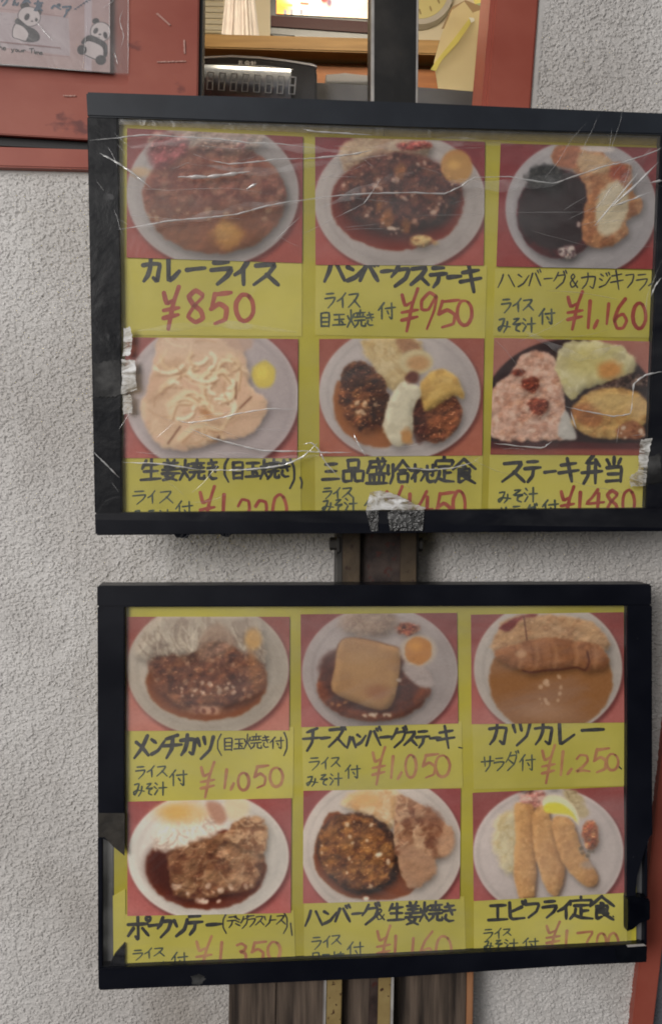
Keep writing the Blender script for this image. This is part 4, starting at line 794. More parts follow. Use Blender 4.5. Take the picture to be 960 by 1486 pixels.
def p6():
    p = Pic([(60, 75), (925, 95), (900, 705), (40, 700)], (700, 470), 3.692)
    p.bg((158, 104, 98), (150, 96, 92)); t = p.ell(470, 470, 470, 390, (58, 40, 44), soft=6); t2 = p.poly([(0, 628), (960, 640), (960, 720), (0, 720)], (88, 44, 48), 6, smooth=False); p.poly([(0, 668), (960, 674), (960, 720), (0, 720)], (140, 74, 66), 10, smooth=False)
    r = p.poly([(200, 175), (290, 142), (380, 180), (425, 310), (445, 560), (390, 622), (60, 612), (38, 480), (45, 350), (160, 260)], (188, 152, 140), 7, wob=12)
    p.tex(r, [(202, 172, 162), (170, 124, 108), (196, 158, 146)], 24, .8, lump=.6); p.bits(r, 110, 11, [(208, 182, 172), (168, 118, 98), (196, 152, 130)], .6)
    for x, y, a, b_ in ((255, 325, 46, 40), (298, 440, 56, 44), (190, 260, 34, 18)):
        k = p.ell(x, y, a, b_, (128, 62, 48), soft=8, wob=14); p.tex(k, [(150, 84, 64), (104, 44, 36)], 22, .7)
    p.poly([(400, 600), (440, 460), (490, 560), (495, 620)], (172, 170, 172), 8)
    g = p.poly([(385, 200), (440, 105), (620, 88), (780, 150), (815, 250), (660, 315), (560, 350), (470, 405), (420, 320)], (186, 180, 146), 9, wob=14); p.tex(g, [(198, 194, 168), (176, 168, 118), (160, 150, 118)], 44, .6, lump=.15)
    p.ell(560, 200, 120, 80, (188, 176, 110), soft=50, a=.6); p.ell(680, 245, 62, 48, (186, 134, 82), soft=22, wob=10)
    k = p.poly([(560, 370), (660, 320), (800, 270), (900, 300), (900, 330), (700, 350)], (84, 64, 62), 10, wob=10); p.tex(k, [(128, 110, 104), (48, 34, 36)], 16, .8)
    s = p.ell(685, 480, 212, 138, (180, 144, 88), soft=8, rot=-6, wob=8); p.tex(s, [(192, 160, 106), (160, 114, 66)], 50, .6, lump=.4); p.poly([(470, 460), (560, 420), (640, 480), (620, 550), (530, 540)], (150, 92, 54), 16, a=.8)
    p.ell(690, 430, 110, 60, (192, 166, 110), soft=30, a=.7); q = p.poly([(720, 560), (800, 520), (860, 560), (850, 610), (740, 610)], (150, 100, 72), 8, wob=12); p.bits(q, 12, 10, [(200, 180, 166), (120, 70, 50)]); p.ell(830, 450, 50, 60, (194, 164, 120), soft=18, wob=12, a=.7); return p
def p7():
    p = Pic([(160, 165), (870, 165), (868, 660), (160, 662)], (130, 840), 3.0)
    p.bg((120, 62, 60), (170, 106, 98)); p.plate(514, 392, 352, 290, (158, 148, 142), well=.86)
    s = p.ell(510, 452, 264, 166, (124, 70, 40), soft=6, wob=6); p.ell(510, 440, 236, 140, (98, 58, 44), soft=26)
    b = p.poly([(280, 320), (430, 300), (530, 262), (640, 290), (760, 380), (720, 500), (560, 550), (400, 550), (280, 450)], (100, 60, 46), 14, wob=14); p.tex(b, [(122, 76, 56), (78, 44, 36), (132, 88, 64)], 44, .7, lump=.5); p.bits(b, 40, 8, [(156, 120, 100), (80, 46, 40)], .7); p.folds(b, 26, 60, [(140, 100, 78), (78, 44, 36)], 5, .5, ang=80)
    c = p.poly([(290, 175), (380, 150), (700, 150), (750, 260), (760, 360), (690, 330), (600, 270), (520, 268), (420, 330), (330, 330), (250, 350), (200, 320), (240, 230)], (150, 138, 130), 14, wob=14); p.tex(c, [(162, 152, 144), (128, 112, 104)], 50, .6, lump=.12); p.folds(c, 90, 110, [(182, 172, 162), (112, 96, 88), (166, 154, 142)], 6, .6, ang=80)
    p.poly([(480, 260), (560, 190), (640, 280), (560, 330), (480, 360)], (140, 112, 98), 16, a=.6); e = p.ell(712, 262, 36, 46, (170, 134, 84), soft=14); p.poly([(690, 300), (770, 420), (720, 500), (700, 420)], (140, 92, 56), 14, a=.6)
    p.bits(p.ell(500, 480, 180, 40, None), 22, 7, [(176, 150, 136)], .8); q = p.ell(510, 572, 70, 18, (170, 130, 112), soft=10, wob=10); p.bits(q, 8, 7, [(110, 64, 52)]); return p
def p8():
    p = Pic([(22, 190), (858, 182), (865, 775), (25, 795)], (430, 840), 3.692)
    p.bg((104, 44, 48), (150, 84, 88)); p.plate(446, 500, 416, 352, (150, 140, 144), well=.86)
    c = p.ell(390, 235, 150, 75, (136, 116, 108), soft=24, wob=14); p.tex(c, [(150, 132, 122), (118, 98, 90)], 34, .6, lump=.2); p.folds(c, 24, 60, [(158, 142, 130), (112, 92, 84)], 5, .5)
    s = p.ell(415, 570, 302, 196, (118, 62, 38), soft=7, wob=8); p.poly([(120, 470), (230, 380), (560, 390), (660, 560), (600, 660), (500, 720), (300, 700), (190, 640)], (82, 46, 40), 24, wob=10); p.tex(s, [(98, 52, 40), (72, 40, 36)], 60, .5, lump=.2)
    p.poly([(560, 480), (640, 420), (740, 560), (660, 580)], (146, 134, 136), 12); p.bits(p.ell(430, 730, 90, 14, None), 12, 7, [(190, 170, 156)], .85); p.bits(p.ell(240, 670, 60, 20, None), 5, 8, [(160, 110, 74)], .8)
    p.poly([(222, 350), (300, 312), (495, 352), (562, 402), (530, 640), (462, 708), (330, 674), (188, 604), (200, 480)], (96, 60, 44), 6)
    z = p.poly([(228, 350), (300, 316), (490, 355), (556, 400), (524, 640), (460, 702), (330, 668), (193, 600), (205, 480)], (150, 114, 78), 6); p.tex(z, [(156, 122, 84), (140, 104, 72)], 90, .5, lump=0); p.ell(430, 605, 60, 36, (132, 86, 64), soft=22, a=.6); p.ell(360, 450, 120, 80, (158, 124, 86), soft=50, a=.5)
    r = p.ell(590, 268, 58, 36, (130, 66, 48), soft=10, wob=18); p.tex(r, [(170, 124, 92), (90, 40, 34)], 16, .7); p.ell(650, 385, 98, 84, (160, 146, 138), soft=14); p.ell(652, 385, 72, 76, (164, 112, 60), soft=7, wob=6); p.ell(635, 360, 34, 30, (186, 134, 68), soft=18, a=.7)
    p.bits(p.ell(548, 545, 14, 20, None), 4, 8, [(150, 136, 130)]); return p
def p9():
    p = Pic([(42, 172), (775, 160), (778, 690), (45, 698)], (670, 840), 3.31)
    p.bg((112, 52, 56), (154, 88, 90)); p.plate(412, 430, 355, 322, (160, 152, 152), well=.86)
    p.ell(425, 490, 296, 250, (134, 92, 58), soft=7, wob=6)
    r = p.poly([(165, 260), (210, 195), (330, 170), (560, 190), (660, 240), (700, 340), (420, 330), (150, 350)], (158, 124, 94), 10, wob=8); p.tex(r, [(170, 138, 108), (142, 104, 76)], 40, .6, lump=.3); p.bits(r, 40, 8, [(172, 142, 114)], .5)
    q = p.poly([(180, 230), (270, 180), (360, 165), (350, 185), (290, 190), (230, 250), (190, 245)], (112, 46, 46), 8, wob=10); p.line([(296, 180), (312, 300)], (84, 50, 42), 6, 3)
    k = p.poly([(160, 350), (300, 305), (400, 282), (550, 300), (660, 325), (702, 390), (680, 432), (600, 440), (540, 425), (400, 440), (320, 450), (200, 400)], (138, 92, 62), 7, wob=8); p.tex(k, [(142, 96, 66), (116, 74, 50)], 60, .5, lump=.15)
    for x in (250, 330, 420, 520, 610): p.line([(x, 310), (x+12, 380), (x-2, 440)], (112, 70, 48), 6, 4, .55, k); p.line([(x+26, 320), (x+34, 380), (x+24, 425)], (162, 118, 86), 16, 9, .5, k)
    p.line([(290, 440), (330, 450), (400, 440), (470, 436), (550, 425), (590, 440), (610, 400), (600, 350)], (76, 40, 32), 8, 3, .9)
    p.bits(p.ell(420, 520, 60, 110, None), 12, 8, [(180, 150, 128)], .75); p.ell(400, 640, 110, 40, (158, 124, 104), soft=30, a=.5); p.ell(285, 360, 30, 20, (176, 142, 116), soft=8, wob=12, a=.7); return p
def p10():
    p = Pic([(165, 70), (878, 55), (875, 555), (165, 568)], (130, 1140), 3.0)
    p.bg((138, 66, 72), (164, 88, 92)); p.plate(516, 308, 350, 280, (190, 184, 184), well=.86)
    s = p.ell(506, 362, 262, 178, (104, 48, 32), soft=6, wob=6); p.ell(480, 350, 230, 150, (78, 38, 32), soft=30)
    m = p.poly([(350, 290), (460, 220), (600, 220), (720, 280), (760, 330), (720, 430), (600, 470), (460, 490), (370, 470), (350, 380)], (130, 92, 68), 12, wob=14); p.tex(m, [(150, 112, 84), (94, 58, 44), (120, 80, 58)], 44, .8, lump=.5)
    p.bits(m, 34, 24, [(160, 124, 98), (112, 72, 52), (144, 106, 80), (90, 52, 40)], .65); p.folds(m, 40, 70, [(176, 144, 118), (80, 44, 36)], 5, .6); p.bits(m*sstep(380, 460, p.Y), 16, 9, [(206, 180, 164), (90, 46, 36)], .7)
    k = p.poly([(590, 200), (670, 140), (755, 150), (765, 280), (700, 280), (610, 240)], (156, 118, 92), 8, wob=16); p.tex(k, [(178, 142, 112), (120, 82, 60)], 30, .8, lump=.35); p.folds(k, 26, 60, [(190, 158, 130), (108, 70, 52)], 5, .7)
    c = p.poly([(280, 250), (310, 150), (420, 120), (560, 130), (580, 200), (480, 230), (400, 260), (310, 285)], (196, 184, 178), 14, wob=18); p.folds(c, 120, 60, [(216, 208, 204), (150, 128, 120), (206, 192, 186)], 4, .7)
    p.ell(400, 118, 110, 48, (204, 164, 124), soft=26, wob=10); p.ell(375, 115, 56, 30, (206, 156, 96), soft=18); p.poly([(510, 70), (570, 80), (600, 140), (560, 170), (520, 120)], (160, 112, 96), 12, a=.8)
    p.poly([(590, 60), (680, 60), (690, 120), (610, 150)], (190, 176, 146), 16, a=.7); p.bits(p.ell(530, 500, 70, 16, None), 6, 9, [(210, 180, 168)], .9); return p
def p11():
    p = Pic([(37, 28), (878, 15), (873, 608), (35, 632)], (430, 1140), 3.692)
    p.bg((128, 54, 62), (150, 76, 82)); p.plate(455, 335, 432, 390, (182, 172, 172), well=.9)
    s = p.poly([(92, 380), (130, 230), (220, 140), (520, 320), (560, 480), (640, 545), (540, 605), (350, 612), (220, 570), (120, 480)], (124, 66, 36), 7, wob=6)
    c = p.poly([(240, 100), (330, 25), (540, 25), (540, 120), (500, 240), (420, 170)], (190, 160, 126), 12, wob=12); p.tex(c, [(204, 184, 160), (184, 140, 96)], 40, .7, lump=.15); p.folds(c, 30, 70, [(210, 194, 174), (170, 136, 104)], 5, .5); p.ell(370, 75, 80, 42, (200, 152, 100), soft=26, a=.8)
    b = p.ell(335, 362, 238, 205, (64, 42, 34), soft=8, rot=38, wob=14); d = p.ell(318, 358, 212, 182, (134, 88, 50), soft=16, rot=38, wob=22); p.tex(d, [(152, 104, 58), (96, 58, 38), (120, 76, 44)], 40, .85); p.tex(b, [(76, 44, 32)], 26, .4, lump=.6); p.bits(d, 46, 11, [(170, 120, 70), (84, 48, 34), (156, 104, 58)], .65); p.bits(d, 14, 8, [(206, 180, 156)], .8); p.folds(d, 20, 60, [(160, 110, 62), (84, 48, 34)], 6, .5, ang=70)
    m = p.poly([(540, 60), (600, 70), (690, 110), (770, 180), (845, 250), (820, 360), (745, 400), (740, 470), (650, 545), (590, 530), (550, 440), (520, 300), (530, 170)], (158, 118, 94), 8, wob=12); p.tex(m, [(176, 140, 114), (130, 90, 68)], 46, .7, lump=.22); p.bits(m*(1-sstep(330, 400, p.Y)), 30, 22, [(180, 146, 120), (110, 66, 48), (150, 106, 80)], .7); p.folds(m*(1-sstep(360, 420, p.Y)), 34, 70, [(196, 164, 138), (100, 58, 44)], 6, .7)
    p.poly([(550, 330), (680, 350), (745, 420), (740, 470), (650, 542), (590, 528)], (158, 122, 100), 12, a=.8); p.poly([(700, 110), (780, 180), (770, 320), (740, 380), (720, 300), (690, 200)], (116, 70, 52), 16, wob=14, a=.55); p.ell(800, 310, 46, 70, (176, 136, 110), soft=14, rot=15, a=.8)
    p.ell(372, 604, 16, 10, (230, 200, 190), soft=4); p.ell(440, 370, 20, 12, (210, 190, 172), soft=5, rot=-20); return p
def p12():
    p = Pic([(50, 35), (775, 5), (782, 515), (55, 555)], (670, 1140), 3.31)
    p.bg((124, 62, 68), (146, 76, 84)); p.plate(413, 320, 360, 310, (176, 166, 170), well=.92)
    c = p.poly([(160, 170), (230, 120), (290, 130), (260, 400), (200, 400), (150, 280)], (178, 166, 136), 18, wob=18, a=.85); p.tex(c, [(188, 180, 156), (172, 152, 112)], 40, .6, lump=.2); p.folds(c, 30, 90, [(192, 184, 158), (164, 148, 116)], 5, .5, ang=80)
    c2 = p.poly([(490, 20), (560, 40), (610, 140), (560, 160), (510, 90)], (164, 148, 120), 14, wob=16); p.folds(c2, 14, 50, [(184, 172, 144), (120, 96, 74)], 5, .6)
    t = p.poly([(280, 40), (390, 20), (400, 110), (340, 130), (280, 110)], (176, 128, 124), 12, wob=16); p.tex(t, [(200, 168, 164), (150, 94, 90)], 22, .8)
    for q in ([(250, 100), (300, 85), (342, 110), (352, 250), (356, 380), (345, 530), (310, 545), (275, 540), (248, 420), (256, 250)], [(340, 130), (400, 100), (424, 160), (460, 280), (492, 400), (472, 500), (442, 532), (400, 490), (372, 420), (345, 300)], [(435, 160), (500, 150), (540, 200), (570, 300), (640, 410), (645, 465), (615, 486), (560, 460), (490, 380), (450, 270)]):
        p.poly([(x+10, y+6) for x, y in q], (110, 76, 58), 9, a=.6); m = p.poly(q, (178, 136, 92), 6, wob=5); p.tex(m, [(190, 150, 106), (160, 116, 76)], 26, .4, lump=.12); p.bits(m, 26, 7, [(196, 158, 116), (156, 112, 74)], .5)
        cx = sum(a for a, b in q)/len(q); p.put(m*sstep(10, 46, p.X-cx-(p.Y-300)*.12), (150, 106, 72), .4)
    p.poly([(395, 55), (470, 50), (545, 110), (560, 190), (520, 150), (400, 120)], (196, 188, 164), 6); p.poly([(400, 88), (470, 85), (530, 130), (548, 175), (510, 140), (402, 130)], (206, 184, 70), 6)
    k = p.poly([(580, 200), (630, 165), (656, 220), (635, 295), (590, 290)], (156, 92, 62), 8, wob=12); p.tex(k, [(184, 136, 94), (120, 60, 44)], 18, .7); p.bits(p.ell(600, 300, 40, 60, None), 12, 7, [(90, 80, 70), (150, 140, 130)], .6); p.ell(610, 380, 40, 20, (150, 142, 146), soft=12, a=.6); return p

cards = [
 (up, TOP, p1, 'yellow card with the curry rice photo, priced 850 yen', [(181, 376), (438, 378), (438, 488), (183, 486)], (180, 370), 3.692,
  [('カ', 100, 15, 195, 145), ('レ', 228, 22, 300, 145), ('ー', 335, 50, 435, 98), ('ラ', 465, 30, 580, 160), ('イ', 590, 35, 670, 160), ('ス', 690, 42, 830, 165)], 23, [], 0,
  [], 10, [('¥', 208, 170, 300, 400), ('8', 330, 185, 440, 365), ('5', 450, 200, 575, 370), ('0', 590, 208, 702, 358)], 27, 'red_ink', []),
 (up, TOP, p2, 'yellow card with the hamburg steak photo, priced 950 yen', [(458, 383), (706, 385), (703, 491), (457, 486)], (450, 370), 3.692,
  [('ハ', 72, 40, 185, 145), ('ン', 195, 52, 290, 145), ('バ', 262, 42, 370, 140), ('ー', 378, 72, 445, 100), ('ク', 430, 50, 540, 170), ('ス', 535, 62, 635, 165), ('テ', 640, 62, 730, 175), ('ー', 735, 100, 808, 132), ('キ', 800, 50, 915, 200)], 21, [], 0,
  [('ラ', 78, 200, 135, 285), ('イ', 140, 200, 195, 285), ('ス', 200, 202, 268, 285), ('目', 50, 308, 108, 388), ('玉', 120, 312, 190, 380), ('焼', 195, 292, 295, 390), ('き', 295, 308, 345, 380), ('付', 362, 255, 455, 345)], 11,
  [('¥', 485, 180, 582, 412), ('9', 580, 195, 690, 402), ('5', 668, 238, 800, 392), ('0', 778, 240, 872, 380)], 21, 'red_ink', []),
 (up, TOP, p3, 'yellow card with the hamburg and fried swordfish photo, priced 1,160 yen', [(718, 390), (952, 393), (950, 490), (715, 487)], (710, 375), 3.84,
  [], 0, [('ハ', 42, 82, 140, 165), ('ン', 155, 78, 220, 165), ('バ', 215, 64, 290, 155), ('ー', 300, 104, 350, 120), ('グ', 352, 72, 430, 170), ('&', 440, 85, 492, 165), ('カ', 510, 80, 590, 170), ('ジ', 605, 78, 675, 165), ('キ', 670, 64, 745, 175), ('フ', 755, 82, 805, 165), ('ラ', 815, 82, 880, 180), ('イ', 880, 100, 935, 190)], 9.5,
  [('ラ', 65, 222, 120, 305), ('イ', 125, 220, 180, 300), ('ス', 182, 226, 245, 292), ('み', 45, 330, 115, 412), ('そ', 120, 330, 180, 410), ('汁', 182, 330, 255, 410), ('付', 272, 280, 362, 368)], 12,
  [('¥', 430, 185, 522, 398), ('1', 525, 235, 580, 390), (',', 578, 345, 605, 390), ('1', 632, 250, 680, 370), ('6', 685, 222, 770, 395), ('0', 790, 245, 875, 395)], 22, 'red_ink', []),
 (up, TOP, p4, 'yellow card with the ginger pork photo, priced from 1,220 yen', [(178, 663), (436, 663), (437, 765), (179, 765)], (180, 655), 3.5556,
  [('生', 85, 40, 190, 152), ('姜', 195, 42, 290, 150), ('焼', 285, 42, 415, 150), ('き', 425, 42, 490, 145), ('目', 555, 55, 620, 145), ('玉', 625, 52, 705, 135), ('焼', 700, 42, 800, 145), ('き', 800, 45, 862, 135)], 15, [('(', 505, 35, 548, 158), (')', 845, 40, 892, 190)], 14,
  [('ラ', 45, 200, 115, 275), ('イ', 120, 200, 165, 270), ('ス', 180, 202, 255, 270), ('み', 50, 300, 110, 370), ('そ', 115, 300, 170, 370), ('汁', 180, 300, 245, 370), ('付', 265, 255, 355, 345)], 9,
  [('¥', 388, 180, 472, 400), ('1', 490, 220, 532, 400), (',', 530, 330, 560, 380), ('2', 580, 242, 660, 400), ('2', 670, 245, 748, 400), ('0', 760, 218, 845, 390)], 20, 'red_ink', [[(908, 135), (916, 160), (912, 190)]]),
 (up, TOP, p5, 'yellow card with the three dish set meal photo, priced 1,450 yen', [(457, 661), (700, 661), (697, 765), (457, 765)], (450, 655), 3.84,
  [('三', 65, 60, 165, 165), ('品', 180, 45, 300, 170), ('盛', 310, 40, 430, 185), ('り', 425, 70, 470, 180), ('合', 470, 50, 560, 175), ('わ', 560, 70, 640, 170), ('せ', 630, 70, 705, 175), ('定', 690, 32, 800, 175), ('食', 790, 42, 920, 180)], 17, [], 0,
  [('ラ', 70, 200, 122, 265), ('イ', 125, 200, 170, 265), ('ス', 175, 200, 240, 260), ('み', 65, 270, 130, 335), ('そ', 130, 265, 185, 338), ('汁', 190, 255, 262, 338), ('付', 300, 265, 385, 345)], 11,
  [('¥', 420, 195, 518, 400), ('1', 530, 235, 570, 400), ('4', 580, 220, 682, 385), ('5', 690, 226, 800, 400), ('0', 788, 216, 868, 375)], 21, 'red_ink', []),
 (up, TOP, p6, 'yellow card with the steak bento photo, priced 1,480 yen', [(710, 659), (940, 659), (934, 765), (707, 765)], (700, 655), 3.918,
  [('ス', 105, 55, 240, 180), ('テ', 235, 50, 330, 175), ('ー', 350, 98, 415, 132), ('キ', 430, 40, 545, 175), ('弁', 560, 25, 680, 185), ('当', 690, 32, 800, 175)], 19, [], 0,
  [('み', 85, 225, 160, 295), ('そ', 165, 215, 235, 290), ('汁', 235, 205, 310, 290), ('サ', 90, 318, 150, 385), ('ラ', 165, 308, 220, 385), ('ダ', 240, 300, 310, 385), ('付', 335, 275, 430, 360)], 12,
  [('¥', 440, 200, 522, 400), ('1', 528, 230, 570, 390), ('4', 585, 215, 688, 335), ('8', 695, 220, 775, 355), ('0', 788, 215, 868, 375)], 22, 'red_ink', []),
 (lo, LOW, p7, 'yellow card with the minced cutlet photo, priced 1,050 yen', [(182, 1059), (426, 1055), (425, 1158), (184, 1164)], (180, 1050), 3.84,
  [('メ', 55, 65, 145, 195), ('ン', 150, 75, 230, 180), ('チ', 210, 58, 325, 195), ('カ', 315, 60, 398, 178), ('ツ', 405, 65, 502, 200)], 19,
  [('(', 508, 60, 552, 178), ('目', 552, 80, 608, 152), ('玉', 612, 80, 670, 145), ('焼', 665, 55, 765, 145), ('き', 765, 65, 815, 135), ('付', 812, 75, 890, 142), (')', 882, 50, 918, 178)], 9,
  [('ラ', 65, 235, 120, 310), ('イ', 125, 232, 175, 300), ('ス', 180, 234, 242, 296), ('み', 52, 330, 115, 405), ('そ', 118, 330, 165, 400), ('汁', 168, 325, 240, 400), ('付', 252, 258, 352, 348)], 10,
  [('¥', 425, 215, 508, 415), ('1', 535, 255, 595, 362), (',', 592, 332, 615, 370), ('0', 628, 272, 702, 375), ('5', 715, 230, 805, 362), ('0', 805, 242, 890, 355)], 19, 'faded_ink', []),
 (lo, LOW, p8, 'yellow card with the cheese hamburg steak photo, priced 1,050 yen', [(438, 1050), (669, 1047), (671, 1143), (440, 1149)], (430, 1045), 3.84,
  [('チ', 35, 40, 140, 175), ('ー', 135, 86, 188, 112), ('ズ', 175, 42, 275, 155), ('ハ', 280, 90, 332, 158), ('ン', 336, 72, 386, 142), ('バ', 385, 42, 475, 145), ('ー', 465, 82, 532, 106), ('グ', 525, 42, 615, 155), ('ス', 595, 60, 672, 145), ('テ', 665, 56, 740, 155), ('ー', 740, 86, 802, 112), ('キ', 782, 32, 882, 160)], 15, [], 0,
  [('ラ', 70, 205, 130, 280), ('イ', 135, 205, 180, 275), ('ス', 190, 205, 245, 262), ('み', 55, 310, 120, 370), ('そ', 125, 300, 180, 365), ('汁', 185, 295, 255, 365), ('付', 270, 250, 355, 326)], 9.5,
  [('¥', 420, 150, 498, 362), ('1', 505, 200, 558, 325), (',', 560, 290, 590, 330), ('0', 600, 190, 672, 325), ('5', 690, 185, 790, 325), ('0', 765, 192, 860, 320)], 18, 'faded_ink', [[(903, 152), (922, 156)]]),
 (lo, LOW, p9, 'yellow card with the cutlet curry photo, priced 1,250 yen', [(685, 1045), (905, 1043), (908, 1140), (687, 1145)], (680, 1040), 4.0,
  [('カ', 115, 30, 220, 165), ('ツ', 250, 28, 360, 170), ('カ', 380, 30, 485, 165), ('レ', 510, 38, 615, 165), ('ー', 650, 62, 785, 90)], 18, [], 0,
  [('サ', 70, 230, 145, 320), ('ラ', 145, 236, 205, 315), ('ダ', 210, 200, 290, 315), ('付', 290, 220, 385, 315)], 10,
  [('¥', 420, 165, 503, 390), ('1', 505, 200, 570, 342), (',', 568, 302, 600, 335), ('2', 615, 218, 702, 325), ('5', 710, 182, 815, 325), ('0', 790, 212, 872, 315)], 19, 'faded_ink', [[(862, 284), (884, 304)]]),
 (lo, LOW, p10, 'yellow card with the pork saute photo, priced 1,350 yen', [(180, 1327), (426, 1321), (429, 1404), (180, 1420)], (170, 1310), 3.692,
  [('ポ', 55, 70, 180, 200), ('ー', 170, 102, 228, 138), ('ク', 215, 75, 298, 187), ('ソ', 300, 85, 382, 182), ('テ', 370, 66, 460, 172), ('ー', 480, 102, 560, 130)], 17,
  [('(', 556, 60, 592, 165), ('デ', 588, 72, 640, 135), ('ミ', 632, 80, 662, 125), ('グ', 660, 72, 704, 140), ('ラ', 697, 65, 742, 130), ('ス', 738, 70, 788, 122), ('ソ', 785, 66, 826, 130), ('ー', 815, 85, 852, 100), ('ス', 850, 66, 902, 118), (')', 882, 52, 922, 165)], 8.5,
  [('ラ', 85, 250, 140, 310), ('イ', 145, 240, 190, 300), ('ス', 195, 240, 255, 288), ('み', 80, 325, 130, 385), ('そ', 140, 320, 190, 380), ('汁', 200, 315, 270, 380), ('付', 290, 265, 378, 350)], 9,
  [('¥', 420, 180, 512, 380), ('1', 530, 210, 580, 330), ('3', 632, 215, 698, 318), ('5', 710, 205, 800, 322), ('0', 800, 206, 880, 310)], 18, 'faded_ink', [[(928, 110), (936, 175)]]),
 (lo, LOW, p11, 'yellow card with the hamburg and ginger pork photo, priced 1,160 yen', [(441, 1308), (673, 1301), (676, 1402), (441, 1412)], (430, 1295), 3.84,
  [('ハ', 45, 95, 145, 190), ('ン', 150, 95, 225, 182), ('バ', 212, 72, 305, 165), ('ー', 308, 105, 372, 130), ('グ', 362, 62, 465, 182), ('生', 508, 60, 602, 160), ('姜', 605, 52, 692, 180), ('焼', 682, 52, 812, 165), ('き', 810, 60, 892, 165)], 15, [('&', 440, 90, 492, 155)], 10,
  [('ラ', 85, 245, 140, 320), ('イ', 145, 240, 190, 310), ('ス', 192, 236, 250, 292), ('目', 85, 335, 130, 400), ('玉', 140, 340, 190, 400), ('焼', 195, 330, 265, 400), ('付', 280, 275, 375, 370)], 9.5,
  [('¥', 445, 185, 527, 400), ('1', 528, 240, 568, 400), ('1', 622, 250, 668, 400), ('6', 680, 215, 772, 400), ('0', 768, 238, 870, 400)], 18, 'faded_ink', []),
 (lo, LOW, p12, 'yellow card with the fried prawn set meal photo, priced 1,700 yen', [(687, 1305), (909, 1296), (909, 1392), (687, 1402)], (680, 1290), 4.0,
  [('エ', 110, 85, 225, 190), ('ビ', 222, 72, 335, 185), ('フ', 325, 78, 412, 168), ('ラ', 425, 66, 512, 168), ('イ', 510, 66, 598, 176), ('定', 580, 48, 718, 176), ('食', 700, 42, 840, 180)], 17, [], 0,
  [('ラ', 85, 230, 140, 300), ('イ', 145, 225, 190, 290), ('ス', 195, 230, 245, 272), ('み', 85, 300, 140, 352), ('そ', 145, 295, 200, 348), ('汁', 205, 290, 285, 348), ('付', 310, 285, 402, 350)], 9.5,
  [('¥', 445, 190, 532, 360), ('1', 540, 240, 585, 360), ('7', 625, 240, 722, 370), ('0', 735, 252, 802, 380), ('0', 800, 252, 872, 380)], 18, 'faded_ink', [[(834, 158), (840, 163)]]),
]
for par, pl, pf, lab, quad, org, sc, name, nw, thin, tw, notes, ow, price, pw, pm, extra in cards:
    o0 = -.0084 if par is up else -.0079
    cd = prism('menu_card', quad, pl, o0, .0003, M['card'], par); cd['label'] = lab
    ik = Ink(pl, o0+.0001)
    if name: ik.text(org, sc, name, nw*1.15)
    if thin: ik.text(org, sc, thin, tw)
    for e in extra: ik.stroke([(org[0]+x/sc, org[1]+y/sc) for x, y in e], 9/sc)
    ik.build('dish_name', M['ink'], cd)
    if notes: ik = Ink(pl, o0+.0001); ik.text(org, sc, notes, ow); ik.build('side_note', M['note_ink'], cd)
    ik = Ink(pl, o0+.0001); ik.text(org, sc, price, pw*.92); ik.build('price', M[pm], cd)
    pf().build('food_photo', pl, o0+.0010, M['photo'], cd, K if par is up else K*.84)

# ------------------------------------------------------------------ clear film, creases, old tape on the upper board
nx, ny = 130, 100; u, v = np.meshgrid(np.linspace(0, 1, nx), np.linspace(0, 1, ny))
px = 128+(1000-128)*u+12*v*(1-2*u); py = (172+24*u)+(582-12*u)*v
wr = .0012*fbm(u*9+v*2, v*14, 5, 4)+.0006*np.abs(fbm(u*5, v*22, 9, 3)-.5)
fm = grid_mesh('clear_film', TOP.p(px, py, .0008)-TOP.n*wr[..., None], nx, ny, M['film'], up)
def creases(name, sets, org_sc, m, r, parent, plane=TOP, off=.0022, flat=.8):
    rnd = random.Random(3)
    for org, sc, lines in sets:
        for L in lines:
            bm = bmesh.new(); wmul = 1.0
            if isinstance(L[0], (int, float)): wmul = L[0]; L = L[1:]
            P = catmull([(org[0]+x/sc, org[1]+y/sc) for x, y in L], 8)
            P = [q+np.array([rnd.uniform(-.25, .25), rnd.uniform(-.35, .35)]) for q in P]
            n = len(P); Q = plane.p([q[0] for q in P], [q[1] for q in P], off); prev = None; ph = rnd.random()*6
            for i in range(n):
                d = Q[min(n-1, i+1)]-Q[max(0, i-1)]; d /= np.linalg.norm(d); s_ = np.cross(d, plane.n); s_ /= np.linalg.norm(s_)
                rr = r*wmul*(.38+.62*abs(math.sin(ph+i*.55)))*min(1, 4*min(i, n-1-i)/n+.15)
                ring_ = [bm.verts.new(Q[i]+rr*(math.cos(a)*s_-math.sin(a)*plane.n*flat)) for a in (0, .9, 1.57, 2.25, math.pi)]
                if prev:
                    for a, b in zip(range(4), range(1, 5)): bm.faces.new((prev[a], prev[b], ring_[b], ring_[a]))
                prev = ring_
            me = bpy.data.meshes.new(name); bm.to_mesh(me); bm.free(); link(me, name, m, parent)
c3, c4, c5, c6, c7, c8 = ((120, 170), 2.8235), ((440, 170), 3.4286), ((700, 170), 3.692), ((120, 470), 2.8235), ((440, 470), 3.4286), ((700, 470), 3.692)
